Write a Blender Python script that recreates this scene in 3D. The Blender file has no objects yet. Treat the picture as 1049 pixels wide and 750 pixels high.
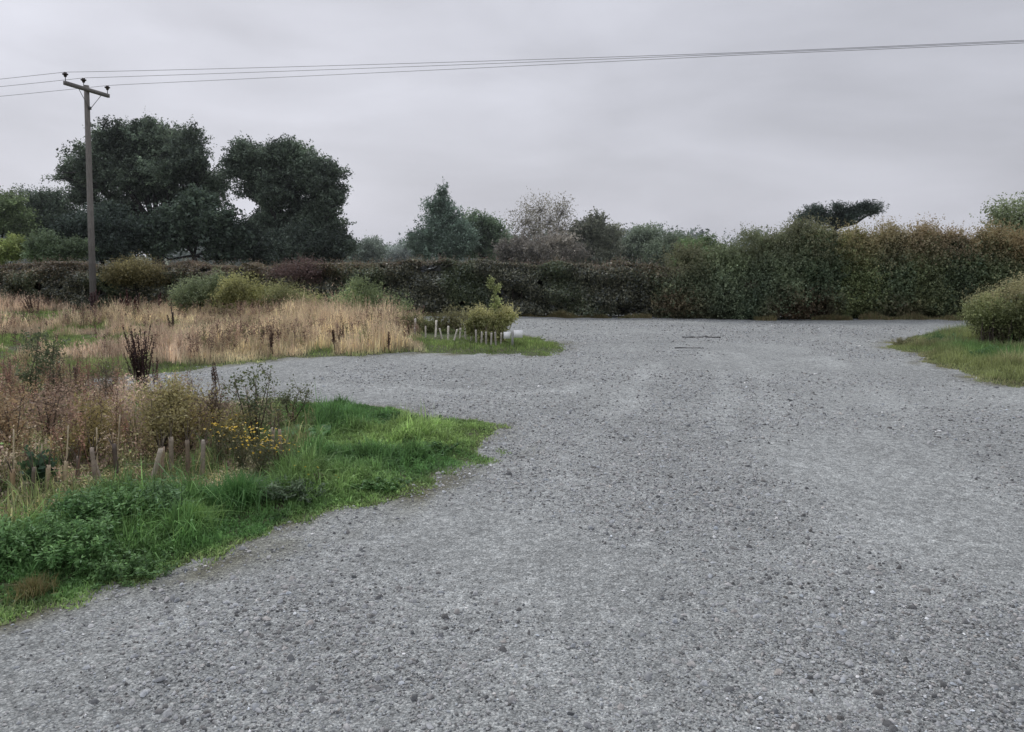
import bpy, math, numpy as np
from mathutils import Vector
R = np.random.default_rng(7)
C = bpy.context.scene.collection
sc = bpy.context.scene

# ------------------------------------------------------------------ camera geometry / survey helper
F, PITCH, CAMH = 757.0, math.radians(4.0), 2.0
V0 = 262.0 + F * math.tan(PITCH)
cp, sp = math.cos(PITCH), math.sin(PITCH)
def ray(u, v):
    a, b = (u - 524.5) / F, (V0 - v) / F
    return np.array([a, cp + b * sp, -sp + b * cp])
def G(u, v, z=0.0):
    d = ray(u, v); t = (z - CAMH) / d[2]
    return np.array([d[0] * t, d[1] * t, z])
def P(u, v, y):
    d = ray(u, v); t = y / d[1]
    return np.array([d[0] * t, y, CAMH + d[2] * t])
def pxm(y): return y / F          # metres per photo pixel at distance y

cam = bpy.data.cameras.new("camera"); co = bpy.data.objects.new("camera", cam); C.objects.link(co)
co.location = (0, 0, CAMH); co.rotation_euler = (math.pi / 2 - PITCH, 0, 0)
cam.sensor_fit = 'HORIZONTAL'; cam.sensor_width = 36.0; cam.lens = 36.0 * F / 1049.0
cam.shift_y = -(375.0 - V0) / 1049.0
cam.clip_end = 3000
sc.camera = co
sc.cycles.max_bounces = 12; sc.cycles.diffuse_bounces = 7
sc.view_settings.view_transform = 'Standard'; sc.view_settings.look = 'None'; sc.view_settings.exposure = 0

# ------------------------------------------------------------------ noise
def vn(p, scale, seed, n=7):
    r = np.random.default_rng(seed); p = np.atleast_2d(p); out = np.zeros(len(p))
    k = p.shape[1]
    for i in range(n):
        w = r.normal(size=k); w /= np.linalg.norm(w); w *= scale * r.uniform(.6, 2.2)
        out += np.sin(p @ w + r.uniform(0, 6.28))
    return out / math.sqrt(n / 2.0)
def unit(a): return a / (np.linalg.norm(a, axis=-1, keepdims=True) + 1e-9)
def mixc(a, b, t):
    a = np.asarray(a, float); b = np.asarray(b, float); t = np.clip(np.asarray(t), 0, 1)[..., None]
    return a * (1 - t) + b * t

# ------------------------------------------------------------------ mesh accumulator
class Acc:
    def __init__(s): s.v = []; s.f = {3: [], 4: []}; s.c = {3: [], 4: []}; s.n = 0
    def add(s, verts, faces, cols):
        verts = np.asarray(verts, float).reshape(-1, 3); faces = np.asarray(faces, int)
        k = faces.shape[1]; cols = np.broadcast_to(np.asarray(cols, float), (len(faces), 3))
        s.f[k].append(faces + s.n); s.c[k].append(cols); s.v.append(verts); s.n += len(verts)
    def addf(s, base, faces, cols):
        faces = np.asarray(faces, int); k = faces.shape[1]
        s.f[k].append(faces + base); s.c[k].append(np.broadcast_to(np.asarray(cols, float), (len(faces), 3)))
    def leaves(s, c, size, col, up=0.3, aspect=.6, dirs=None):
        n = len(c)
        if n == 0: return
        size = np.broadcast_to(size, (n,))[:, None]
        a = unit(R.normal(size=(n, 3))) if dirs is None else unit(dirs + .5 * R.normal(size=(n, 3)))
        nn = unit(R.normal(size=(n, 3)) + np.array([0, 0, up * 3]))
        b = unit(np.cross(nn, a)); a2 = a * size * .5; b2 = b * size * .5 * aspect
        V = np.stack([c - a2, c + b2 - a2 * .1, c + a2, c - b2 - a2 * .1], 1).reshape(-1, 3)
        s.add(V, np.arange(n * 4).reshape(n, 4), col)
    def blades(s, p, h, w, col, lean=.35, leandir=None, tipcol=None):
        n = len(p)
        if n == 0: return
        h = np.broadcast_to(h, (n,)); w = np.broadcast_to(w, (n,))
        th = R.uniform(0, 6.283, n); side = np.stack([np.cos(th), np.sin(th), 0 * th], 1) * w[:, None] * .5
        ph = R.uniform(0, 6.283, n); ld = np.stack([np.cos(ph), np.sin(ph), 0 * ph], 1)
        if leandir is not None: ld = unit(ld + leandir)
        L = (np.abs(R.normal(size=n)) * lean)[:, None] * h[:, None]
        z = np.array([0, 0, 1.0])
        m = p + ld * L * .35 + z * (h * .55)[:, None]; t = p + ld * L + z * (h * np.clip(1 - .35 * (L[:, 0] / h), .3, 1))[:, None]
        V = np.stack([p - side, p + side, m + side * .8, m - side * .8, t], 1).reshape(-1, 3)
        base = s.n; s.v.append(V); s.n += len(V)
        i = np.arange(n)[:, None] * 5
        s.addf(base, i + np.array([[0, 1, 2, 3]]), col)
        s.addf(base, i + np.array([[3, 2, 4]]), col if tipcol is None else tipcol)
    def tube(s, pts, rad, col, k=6, cap=True):
        pts = np.asarray(pts, float); m = len(pts); rad = np.broadcast_to(rad, (m,))
        t = unit(np.gradient(pts, axis=0)); ref = np.array([.13, .97, .2]) if abs(t[0][2]) > .8 else np.array([0, 0, 1.0])
        a = unit(np.cross(t, ref)); b = np.cross(t, a)
        ang = np.arange(k) / k * 2 * math.pi
        V = pts[:, None] + rad[:, None, None] * (np.cos(ang)[None, :, None] * a[:, None] + np.sin(ang)[None, :, None] * b[:, None])
        base = s.n; s.v.append(V.reshape(-1, 3)); s.n += m * k
        q = []
        for j in range(m - 1):
            for i in range(k):
                q.append((j * k + i, j * k + (i + 1) % k, (j + 1) * k + (i + 1) % k, (j + 1) * k + i))
        s.addf(base, q, col)
        if cap:
            for j, rev in ((0, True), (m - 1, False)):
                s.v.append(pts[j:j + 1]); ci = s.n; s.n += 1
                fr = [(base + j * k + i, base + j * k + (i + 1) % k, ci) for i in range(k)]
                if rev: fr = [(y, x, z_) for x, y, z_ in fr]
                s.f[3].append(np.array(fr)); s.c[3].append(np.broadcast_to(np.asarray(col, float), (k, 3)))
    def box(s, c, dx, dy, dz, col):
        c = np.asarray(c, float); dx, dy, dz = (np.asarray(q, float) / 2 for q in (dx, dy, dz))
        V = [c + i * dx + j * dy + k * dz for k in (-1, 1) for j in (-1, 1) for i in (-1, 1)]
        s.add(V, [(0, 2, 3, 1), (4, 5, 7, 6), (0, 1, 5, 4), (2, 6, 7, 3), (0, 4, 6, 2), (1, 3, 7, 5)], col)
    def build(s, name, mat, parent=None, smooth=False):
        V = np.concatenate(s.v).astype(np.float32)
        if parent is not None: V = V - np.array(parent.location, dtype=np.float32)
        me = bpy.data.meshes.new(name); me.vertices.add(len(V)); me.vertices.foreach_set('co', V.ravel())
        idx, start, tot, cols, o = [], [], [], [], 0
        for k in (3, 4):
            if s.f[k]:
                f = np.concatenate(s.f[k]); idx.append(f.ravel()); n = len(f)
                start.append(o + np.arange(n) * k); tot.append(np.full(n, k)); o += n * k; cols.append(np.concatenate(s.c[k]))
        idx = np.concatenate(idx).astype(np.int32); me.loops.add(len(idx)); me.loops.foreach_set('vertex_index', idx)
        st = np.concatenate(start).astype(np.int32); me.polygons.add(len(st))
        me.polygons.foreach_set('loop_start', st); me.polygons.foreach_set('loop_total', np.concatenate(tot).astype(np.int32))
        if smooth: me.polygons.foreach_set('use_smooth', np.ones(len(st), dtype=bool))
        at = me.attributes.new('tint', 'FLOAT_VECTOR', 'FACE'); at.data.foreach_set('vector', np.concatenate(cols).astype(np.float32).ravel())
        me.materials.append(mat); me.update(calc_edges=True)
        ob = bpy.data.objects.new(name, me); C.objects.link(ob)
        if parent is not None: ob.parent = parent
        return ob

def thing(name, label, cat, loc, group=None):
    o = bpy.data.objects.new(name, None); C.objects.link(o); o.location = tuple(float(q) for q in loc)
    o.empty_display_size = .2; o['label'] = label; o['category'] = cat
    if group: o['group'] = group
    return o
def tag(o, label=None, cat=None, group=None, kind=None):
    if label: o['label'] = label
    if cat: o['category'] = cat
    if group: o['group'] = group
    if kind: o['kind'] = kind
    return o

# ------------------------------------------------------------------ materials
def newmat(name):
    m = bpy.data.materials.new(name); m.use_nodes = True; nt = m.node_tree; nt.nodes.clear()
    out = nt.nodes.new('ShaderNodeOutputMaterial'); return m, nt, out
def nd(nt, t, **k):
    n = nt.nodes.new(t)
    for a, b in k.items():
        if a in n.inputs.keys(): n.inputs[a].default_value = b
        else: setattr(n, a, b)
    return n
def mat_leaf(name, transl=.25, gloss=.04, rough=.45, gain=1.0):
    m, nt, out = newmat(name); L = nt.links.new
    at = nd(nt, 'ShaderNodeAttribute', attribute_name='tint')
    tc = nd(nt, 'ShaderNodeTexCoord'); no = nd(nt, 'ShaderNodeTexNoise', Scale=1.3, Detail=2.0); L(tc.outputs['Object'], no.inputs['Vector'])
    mr = nd(nt, 'ShaderNodeMapRange'); mr.inputs['From Min'].default_value = .3; mr.inputs['From Max'].default_value = .7
    mr.inputs['To Min'].default_value = .75 * gain; mr.inputs['To Max'].default_value = 1.25 * gain; L(no.outputs['Fac'], mr.inputs['Value'])
    mu = nd(nt, 'ShaderNodeVectorMath', operation='SCALE'); L(at.outputs['Vector'], mu.inputs[0]); L(mr.outputs[0], mu.inputs['Scale'])
    d = nd(nt, 'ShaderNodeBsdfDiffuse'); t = nd(nt, 'ShaderNodeBsdfTranslucent'); g = nd(nt, 'ShaderNodeBsdfGlossy', Roughness=rough)
    g.inputs['Color'].default_value = (.8, .88, 1, 1)
    L(mu.outputs[0], d.inputs['Color']); L(mu.outputs[0], t.inputs['Color'])
    a = nd(nt, 'ShaderNodeMixShader', Fac=transl); L(d.outputs[0], a.inputs[1]); L(t.outputs[0], a.inputs[2])
    b = nd(nt, 'ShaderNodeMixShader', Fac=gloss); L(a.outputs[0], b.inputs[1]); L(g.outputs[0], b.inputs[2]); L(b.outputs[0], out.inputs[0])
    return m
M_leaf = mat_leaf('foliage', .38, .02, gain=1.45); M_tree = mat_leaf('tree_foliage', .32, .02, gain=1.5); M_hedge = mat_leaf('hedge_foliage', .25, .055, .4, gain=1.8); M_grass = mat_leaf('grass_blades', .42, .02, gain=1.5)
def mat_attr(name, rough=.85, bump=.3, bscale=30, stretch=(1, 1, 1), vary=.35, metallic=0):
    m, nt, out = newmat(name); L = nt.links.new
    p = nd(nt, 'ShaderNodeBsdfPrincipled'); p.inputs['Roughness'].default_value = rough; p.inputs['Metallic'].default_value = metallic
    at = nd(nt, 'ShaderNodeAttribute', attribute_name='tint'); tc = nd(nt, 'ShaderNodeTexCoord'); mp = nd(nt, 'ShaderNodeMapping')
    mp.inputs['Scale'].default_value = stretch; L(tc.outputs['Object'], mp.inputs['Vector'])
    no = nd(nt, 'ShaderNodeTexNoise', Scale=bscale, Detail=6.0, Roughness=.65); L(mp.outputs[0], no.inputs['Vector'])
    mr = nd(nt, 'ShaderNodeMapRange'); mr.inputs['From Min'].default_value = .3; mr.inputs['From Max'].default_value = .7
    mr.inputs['To Min'].default_value = 1 - vary; mr.inputs['To Max'].default_value = 1 + vary; L(no.outputs['Fac'], mr.inputs['Value'])
    mu = nd(nt, 'ShaderNodeVectorMath', operation='SCALE'); L(at.outputs['Vector'], mu.inputs[0]); L(mr.outputs[0], mu.inputs['Scale'])
    L(mu.outputs[0], p.inputs['Base Color'])
    bp = nd(nt, 'ShaderNodeBump', Strength=bump, Distance=.02); L(no.outputs['Fac'], bp.inputs['Height']); L(bp.outputs[0], p.inputs['Normal'])
    L(p.outputs[0], out.inputs[0]); return m
M_bark = mat_attr('bark', .9, .5, 6, (1, 1, .25)); M_wood = mat_attr('weathered_wood', .85, .5, 14, (6, 6, .35), .4)
M_stone = mat_attr('stone', .8, .4, 40); M_plastic = mat_attr('guard_plastic', .55, .2, 18, (1, 1, .5), .45); M_paint = mat_attr('white_board', .5, .05, 20, (1, 1, 1), .08)
M_ceramic = mat_attr('ceramic', .3, .0, 10, (1, 1, 1), .1); M_wire = mat_attr('wire_metal', .6, 0, 10, (1, 1, 1), .1)

def mat_ground(name, c1, c2, c3, sc1=1.2, sc2=25):
    m, nt, out = newmat(name); L = nt.links.new
    p = nd(nt, 'ShaderNodeBsdfPrincipled'); p.inputs['Roughness'].default_value = .95
    tc = nd(nt, 'ShaderNodeTexCoord')
    n1 = nd(nt, 'ShaderNodeTexNoise', Scale=sc1, Detail=4.0); n2 = nd(nt, 'ShaderNodeTexNoise', Scale=sc2, Detail=8.0, Roughness=.7)
    L(tc.outputs['Object'], n1.inputs['Vector']); L(tc.outputs['Object'], n2.inputs['Vector'])
    r1 = nd(nt, 'ShaderNodeValToRGB'); r1.color_ramp.elements[0].position = .4; r1.color_ramp.elements[1].position = .6
    r1.color_ramp.elements[0].color = (*c1, 1); r1.color_ramp.elements[1].color = (*c2, 1); L(n1.outputs['Fac'], r1.inputs[0])
    r2 = nd(nt, 'ShaderNodeValToRGB'); r2.color_ramp.elements[0].position = .45; r2.color_ramp.elements[1].position = .62
    r2.color_ramp.elements[0].color = (0, 0, 0, 1); L(n2.outputs['Fac'], r2.inputs[0])
    mx = nd(nt, 'ShaderNodeMix', data_type='RGBA'); L(r2.outputs[0], mx.inputs[0]); L(r1.outputs[0], mx.inputs[6]); mx.inputs[7].default_value = (*c3, 1)
    L(mx.outputs[2], p.inputs['Base Color'])
    bp = nd(nt, 'ShaderNodeBump', Strength=.8, Distance=.03); L(n2.outputs['Fac'], bp.inputs['Height']); L(bp.outputs[0], p.inputs['Normal'])
    L(p.outputs[0], out.inputs[0]); return m
M_field = mat_ground('field_ground', (.04, .06, .02), (.09, .09, .04), (.06, .08, .03), .05, 3)
M_verge = mat_ground('verge_soil', (.05, .07, .025), (.075, .065, .045), (.09, .12, .04), 2.0, 30)

def mat_gravel():
    m, nt, out = newmat('gravel'); L = nt.links.new
    p = nd(nt, 'ShaderNodeBsdfPrincipled'); p.inputs['Roughness'].default_value = .9
    tc = nd(nt, 'ShaderNodeTexCoord'); O = tc.outputs['Object']
    def noise(s, d=3.0, r=.6):
        n = nd(nt, 'ShaderNodeTexNoise', Scale=s, Detail=d, Roughness=r); L(O, n.inputs['Vector']); return n.outputs['Fac']
    def ramp(x, a, b, c0, c1):
        r = nd(nt, 'ShaderNodeMapRange'); L(x, r.inputs['Value'])
        for k, v in zip(('From Min', 'From Max', 'To Min', 'To Max'), (a, b, c0, c1)): r.inputs[k].default_value = v
        return r.outputs[0]
    def mul(a, b, op='MULTIPLY'):
        n = nd(nt, 'ShaderNodeMath', operation=op)
        for i, q in enumerate((a, b)):
            if isinstance(q, float): n.inputs[i].default_value = q
            else: L(q, n.inputs[i])
        return n.outputs[0]
    # distort coordinates a little so the chips are angular and uneven
    nv = nd(nt, 'ShaderNodeTexNoise', Scale=40.0, Detail=2.0); L(O, nv.inputs['Vector'])
    dv = nd(nt, 'ShaderNodeVectorMath', operation='MULTIPLY_ADD'); L(nv.outputs['Color'], dv.inputs[0]); dv.inputs[1].default_value = (.012,) * 3; L(O, dv.inputs[2])
    def vor(s, feat='F1'):
        v = nd(nt, 'ShaderNodeTexVoronoi', Scale=s, feature=feat); L(dv.outputs[0], v.inputs['Vector']); return v
    va, vb, vc = vor(150.0), vor(70.0), vor(28.0)
    def sep(v):
        s_ = nd(nt, 'ShaderNodeSeparateColor'); L(v.outputs['Color'], s_.inputs[0]); return s_.outputs[0]
    small = ramp(sep(va), 0, 1, .72, 1.3); med = ramp(sep(vb), 0, 1, .76, 1.26); big = ramp(sep(vc), 0, 1, .85, 1.15)
    grain = mul(mul(small, med), big)
    gap = ramp(vb.outputs['Distance'], .35, .75, 1.0, .66)
    patch = ramp(noise(.45, 5.0), .35, .65, .87, 1.10); patch2 = ramp(noise(2.2, 5.0, .7), .35, .65, .92, 1.08)
    spk = ramp(noise(14.0, 7.0, .85), .40, .60, .70, 1.22)
    tr = nd(nt, 'ShaderNodeAttribute', attribute_name='track'); wet = nd(nt, 'ShaderNodeAttribute', attribute_name='mud')
    lum = mul(mul(mul(grain, gap), mul(patch, patch2)), mul(spk, ramp(tr.outputs['Fac'], 0, 1, .98, 1.27)))
    col = nd(nt, 'ShaderNodeVectorMath', operation='SCALE'); L(lum, col.inputs['Scale'])
    mx = nd(nt, 'ShaderNodeMix', data_type='RGBA'); L(wet.outputs['Fac'], mx.inputs[0])
    hue = nd(nt, 'ShaderNodeMix', data_type='RGBA'); L(sep(vb), hue.inputs[0]); hue.inputs[6].default_value = (.35, .373, .37, 1); hue.inputs[7].default_value = (.375, .388, .376, 1)
    L(hue.outputs[2], mx.inputs[6]); mx.inputs[7].default_value = (.15, .145, .09, 1)
    L(mx.outputs[2], col.inputs[0]); L(col.outputs[0], p.inputs['Base Color'])
    h = mul(mul(mul(sep(vb), .6), mul(sep(vc), .5), 'ADD'), mul(mul(vb.outputs['Distance'], -1.0), noise(18.0, 8.0, .8), 'ADD'), 'ADD')
    bp = nd(nt, 'ShaderNodeBump', Strength=.85, Distance=.012); L(h, bp.inputs['Height']); L(bp.outputs[0], p.inputs['Normal'])
    L(p.outputs[0], out.inputs[0]); return m
M_gravel = mat_gravel()

# ------------------------------------------------------------------ world + sun
AZ, EL = math.radians(-25), math.radians(48)          # azimuth measured from +Y, negative towards -X
w = bpy.data.worlds.new("World"); sc.world = w; w.use_nodes = True; nt = w.node_tree; nt.nodes.clear(); L = nt.links.new
out = nt.nodes.new('ShaderNodeOutputWorld'); sky = nt.nodes.new('ShaderNodeTexSky'); sky.sky_type = 'NISHITA'; sky.sun_disc = False
sky.sun_elevation = EL; sky.sun_rotation = AZ; sky.air_density = 1.5; sky.dust_density = 4
b1 = nd(nt, 'ShaderNodeBackground', Strength=.06); L(sky.outputs[0], b1.inputs[0])
tc = nt.nodes.new('ShaderNodeTexCoord'); sx = nt.nodes.new('ShaderNodeSeparateXYZ'); L(tc.outputs['Generated'], sx.inputs[0])
mp = nd(nt, 'ShaderNodeMapping'); mp.inputs['Scale'].default_value = (1.0, 1.0, 3.2); mp.inputs['Rotation'].default_value = (0, math.radians(12), 0); L(tc.outputs['Generated'], mp.inputs[0])
cn = nd(nt, 'ShaderNodeTexNoise', Scale=2.6, Detail=7.0, Roughness=.5, Distortion=.25); L(mp.outputs[0], cn.inputs['Vector'])
def mr_(x, a, b, c, d):
    r = nd(nt, 'ShaderNodeMapRange'); L(x, r.inputs['Value'])
    for k, v in zip(('From Min', 'From Max', 'To Min', 'To Max'), (a, b, c, d)): r.inputs[k].default_value = v
    return r.outputs[0]
def mm(a, b):
    n = nd(nt, 'ShaderNodeMath', operation='MULTIPLY'); L(a, n.inputs[0]); L(b, n.inputs[1]); return n.outputs[0]
lum = mm(mm(mr_(sx.outputs['X'], -.55, .6, 1.11, .86), mr_(cn.outputs['Fac'], .34, .66, .87, 1.12)), mr_(sx.outputs['Z'], .30, 1.0, 1.0, 1.55))
sc_ = nd(nt, 'ShaderNodeVectorMath', operation='SCALE'); sc_.inputs[0].default_value = (.655, .668, .745); L(lum, sc_.inputs['Scale'])
b2 = nd(nt, 'ShaderNodeBackground', Strength=1.0); L(sc_.outputs[0], b2.inputs[0])
mxs = nd(nt, 'ShaderNodeMixShader', Fac=.93); L(b1.outputs[0], mxs.inputs[1]); L(b2.outputs[0], mxs.inputs[2]); L(mxs.outputs[0], out.inputs[0])
sl = bpy.data.lights.new("sun", 'SUN'); sl.energy = 1.5; sl.angle = math.radians(20); sl.color = (1, .97, .93)
so = bpy.data.objects.new("sun", sl); C.objects.link(so)
sd = Vector((math.sin(AZ) * math.cos(EL), math.cos(AZ) * math.cos(EL), math.sin(EL))); so.rotation_euler = sd.to_track_quat('Z', 'Y').to_euler(); so.location = (-10, 20, 30)

# ------------------------------------------------------------------ regions on the ground
def poly(pix): return np.array([G(u, v)[:2] for u, v in pix])
def sdist(p, pg):
    """signed distance, positive inside"""
    p = p[:, :2]; d = np.full(len(p), 1e9); ins = np.zeros(len(p), bool)
    for i in range(len(pg)):
        a, b = pg[i], pg[(i + 1) % len(pg)]; e = b - a; wv = p - a
        t = np.clip((wv @ e) / (e @ e), 0, 1); d = np.minimum(d, np.linalg.norm(wv - t[:, None] * e, axis=1))
        c = (a[1] <= p[:, 1]) != (b[1] <= p[:, 1]); x = a[0] + (p[:, 1] - a[1]) / (e[1] if abs(e[1]) > 1e-9 else 1e-9) * e[0]
        ins ^= c & (p[:, 0] < x)
    return np.where(ins, d, -d)
def smooth(x, a, b):
    t = np.clip((x - a) / (b - a), 0, 1); return t * t * (3 - 2 * t)
near_pg = poly([(-260, 700), (-60, 642), (0, 632), (60, 621), (120, 603), (200, 578), (290, 549), (370, 524), (440, 497), (490, 474), (515, 455), (520, 443), (503, 432), (470, 427), (440, 424), (400, 413), (330, 411), (250, 414), (180, 408), (100, 399), (88, 392), (100, 386), (0, 383), (-400, 383), (-700, 420)])
mead_pg = poly([(-500, 384), (0, 384), (60, 384.5), (100, 385), (190, 379), (240, 372), (300, 366), (430, 363.5), (560, 364), (582, 357), (574, 348), (545, 344), (505, 340), (470, 332), (425, 329), (340, 327)]) 
mead_pg = np.vstack([mead_pg, [[-8, 26], [-30, 29.5], [-40, 24]]])
right_pg = poly([(903, 350), (935, 366), (985, 385), (1049, 399), (1150, 418), (1400, 440), (1500, 345), (1150, 336), (1049, 336), (960, 342)])
def edge_n(p): return .10 * vn(p[:, :2], 2.5, 3) + .05 * vn(p[:, :2], 9, 4)
def h_near(p):
    d = sdist(p, near_pg) + edge_n(p); return d, -.03 + .03 * smooth(d, -.05, .05) + .10 * smooth(d, 0, 1.2) + .015 * vn(p[:, :2], 3, 8) * smooth(d, 0, .4)
def h_mead(p):
    d = sdist(p, mead_pg) + edge_n(p); return d, -.03 + .03 * smooth(d, -.05, .05) + .06 * smooth(d, 0, 1.0)
def h_right(p):
    d = sdist(p, right_pg) + edge_n(p); return d, -.03 + .03 * smooth(d, -.05, .05) + .12 * smooth(d, 0, 1.2)

def grid(name, x0, x1, y0, y1, step, hf, mat, cut=None, attrs=None):
    xs = np.arange(x0, x1 + 1e-6, step); ys = np.arange(y0, y1 + 1e-6, step); X, Y = np.meshgrid(xs, ys)
    p = np.stack([X.ravel(), Y.ravel()], 1); z = hf(p); V = np.column_stack([p, z]); nx, ny = len(xs), len(ys)
    i, j = np.meshgrid(np.arange(nx - 1), np.arange(ny - 1)); a = (j * nx + i).ravel()
    f = np.stack([a, a + 1, a + nx + 1, a + nx], 1)
    if cut is not None:
        k = cut(p)[f].max(1) > 0; f = f[k]; used = np.unique(f); re = np.zeros(len(V), int); re[used] = np.arange(len(used)); V = V[used]; f = re[f]
    acc = Acc(); acc.add(V, f, (1, 1, 1)); ob = acc.build(name, mat, smooth=True)
    if attrs:
        for n_, fn in attrs.items():
            at = ob.data.attributes.new(n_, 'FLOAT', 'POINT'); at.data.foreach_set('value', fn(V).astype(np.float32))
    ob['kind'] = 'structure'; return ob

# big ground sheet
acc = Acc(); S = 1500; acc.add([(-S, -S, -.16), (S, -S, -.16), (S, S, -.16), (-S, S, -.16)], [(0, 1, 2, 3)], (1, 1, 1)); acc.build('ground', M_field)['kind'] = 'structure'

tracks = [[(636, 420), (655, 392), (672, 372), (700, 352)], [(742, 440), (745, 405), (738, 380), (722, 360)], [(800, 440), (790, 405), (772, 378), (755, 362)],
          [(940, 436), (895, 398), (868, 380), (845, 366)], [(420, 640), (520, 545), (590, 470), (618, 420)], [(300, 392), (420, 395), (540, 402), (600, 395)]]
tracks = [poly(t) for t in tracks]
def track_f(V):
    p = V[:, :2]; out_ = np.zeros(len(p))
    for t in tracks:
        d = np.full(len(p), 1e9)
        for a, b in zip(t[:-1], t[1:]):
            e = b - a; q = np.clip(((p - a) @ e) / (e @ e), 0, 1); d = np.minimum(d, np.linalg.norm(p - a - q[:, None] * e, axis=1))
        out_ = np.maximum(out_, 1 - smooth(d + .05 * vn(p, 1.6, 21), .02, .30))
    return np.clip(out_ * (.6 + .18 * vn(p, .7, 22)) * (.3 + .7 * smooth(p[:, 1], 6, 10)), 0, 1)
def mud_f(V):
    d = np.maximum(np.maximum(sdist(V, near_pg), sdist(V, mead_pg)), sdist(V, right_pg)) + edge_n(V)
    return (1 - smooth(-d, 0, .38)) * (.5 + .3 * vn(V[:, :2], 5, 33)).clip(0, 1)
def gz(p):
    return .022 * vn(p, .55, 40) + .006 * vn(p, 4.5, 41) - .01 + .0 * p[:, 0]
grid('gravel_track', -30, 32, -4, 27.4, .14, gz, M_gravel, attrs={'track': track_f, 'mud': mud_f})
def gzs(p): return .022 * vn(p[:, :2], .55, 40) + .006 * vn(p[:, :2], 4.5, 41) - .01

def over(hf):   # mound height added to the gravel surface so the edge emerges through it
    return lambda p: hf(p)[1] + np.where(hf(p)[0] > -.3, gzs(p), -.05)
for nm, hf, bb in (('near_verge', h_near, (-16, 1, 2.5, 12.9)), ('meadow', h_mead, (-34, 3, 11.5, 30)), ('right_verge', h_right, (6, 22, 10, 22))):
    grid(nm, *bb, .12, over(hf), M_verge, cut=lambda p, hf=hf: (hf(p)[0] > -.25).astype(int))

# ------------------------------------------------------------------ gravel stones (uncountable)
def stones(n, rmin, rmax, smin, pal_t, name, size_sig=.45, track_rej=.7, lab=None):
    r = rmin * (rmax / rmin) ** R.uniform(0, 1, n); th = R.uniform(-.72, .72, n)
    p = np.stack([r * np.sin(th), r * np.cos(th)], 1)
    d = np.maximum(np.maximum(h_near(p)[0], h_mead(p)[0]), h_right(p)[0])
    tk = track_f(p); cl = vn(p, 1.1, 77) + .6 * vn(p, .3, 78)
    keep = (d < .12) & (p[:, 1] < 23.4 - .02 * p[:, 0]) & (R.uniform(0, 1, n) > tk * track_rej) & (R.uniform(-1.3, 1.6, n) < cl * 1.3)
    p, r = p[keep], r[keep]; n = len(p)
    s = (smin + .0011 * r) * np.exp(R.normal(0, size_sig, n))
    s = np.minimum(s, .05)
    # squashed irregular octahedra with a cut girdle: 10 verts
    ang = np.arange(6) / 6 * 2 * math.pi
    base = np.array([[math.cos(a), math.sin(a), 0] for a in ang] + [[.55, .1, .8], [-.35, .5, .75], [-.3, -.5, .7]])
    F_ = np.array([(0, 1, 6), (1, 2, 7), (2, 3, 7), (3, 4, 8), (4, 5, 8), (5, 0, 6), (1, 7, 6), (3, 8, 7), (5, 6, 8), (6, 7, 8)])
    V = base[None] * (1 + R.normal(0, .22, (n, 9, 3)))
    V *= (s[:, None, None] * np.stack([R.uniform(.7, 1.3, n), R.uniform(.5, .9, n), R.uniform(.5, 1.05, n)], 1)[:, None, :]) * .5
    a = R.uniform(0, 6.283, n); ca, sa = np.cos(a)[:, None], np.sin(a)[:, None]
    X = V[..., 0] * ca - V[..., 1] * sa; Y = V[..., 0] * sa + V[..., 1] * ca
    Z = V[..., 2] + gzs(p)[:, None] + .002
    V = np.stack([X + p[:, 0:1], Y + p[:, 1:2], Z], 2).reshape(-1, 3)
    fi = (np.arange(n)[:, None, None] * 9 + F_[None]).reshape(-1, 3)
    k = R.uniform(0, 1, n); g = np.where(k < .30, R.uniform(.07, .2, n), np.where(k < .988, R.uniform(.25, .43, n), R.uniform(.5, .8, n)))  # darkest share paints shadow specks as well as darker stones
    warm = R.normal(0, .03, n); col = np.stack([g * (.985 + warm), g, g * (1.0 - warm)], 1)
    acc = Acc(); acc.add(V, fi, np.repeat(col, 10, axis=0)); return tag(acc.build(name, M_stone), lab, 'stones', kind='stuff')
stones(230000, 2.0, 24, .0062, None, 'gravel_chips', .4, .92, 'fine grey gravel chips covering the open car park')
stones(16000, 2.0, 22, .0165, None, 'loose_gravel', .5, .8, 'larger loose grey stones strewn over the gravel')

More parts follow.
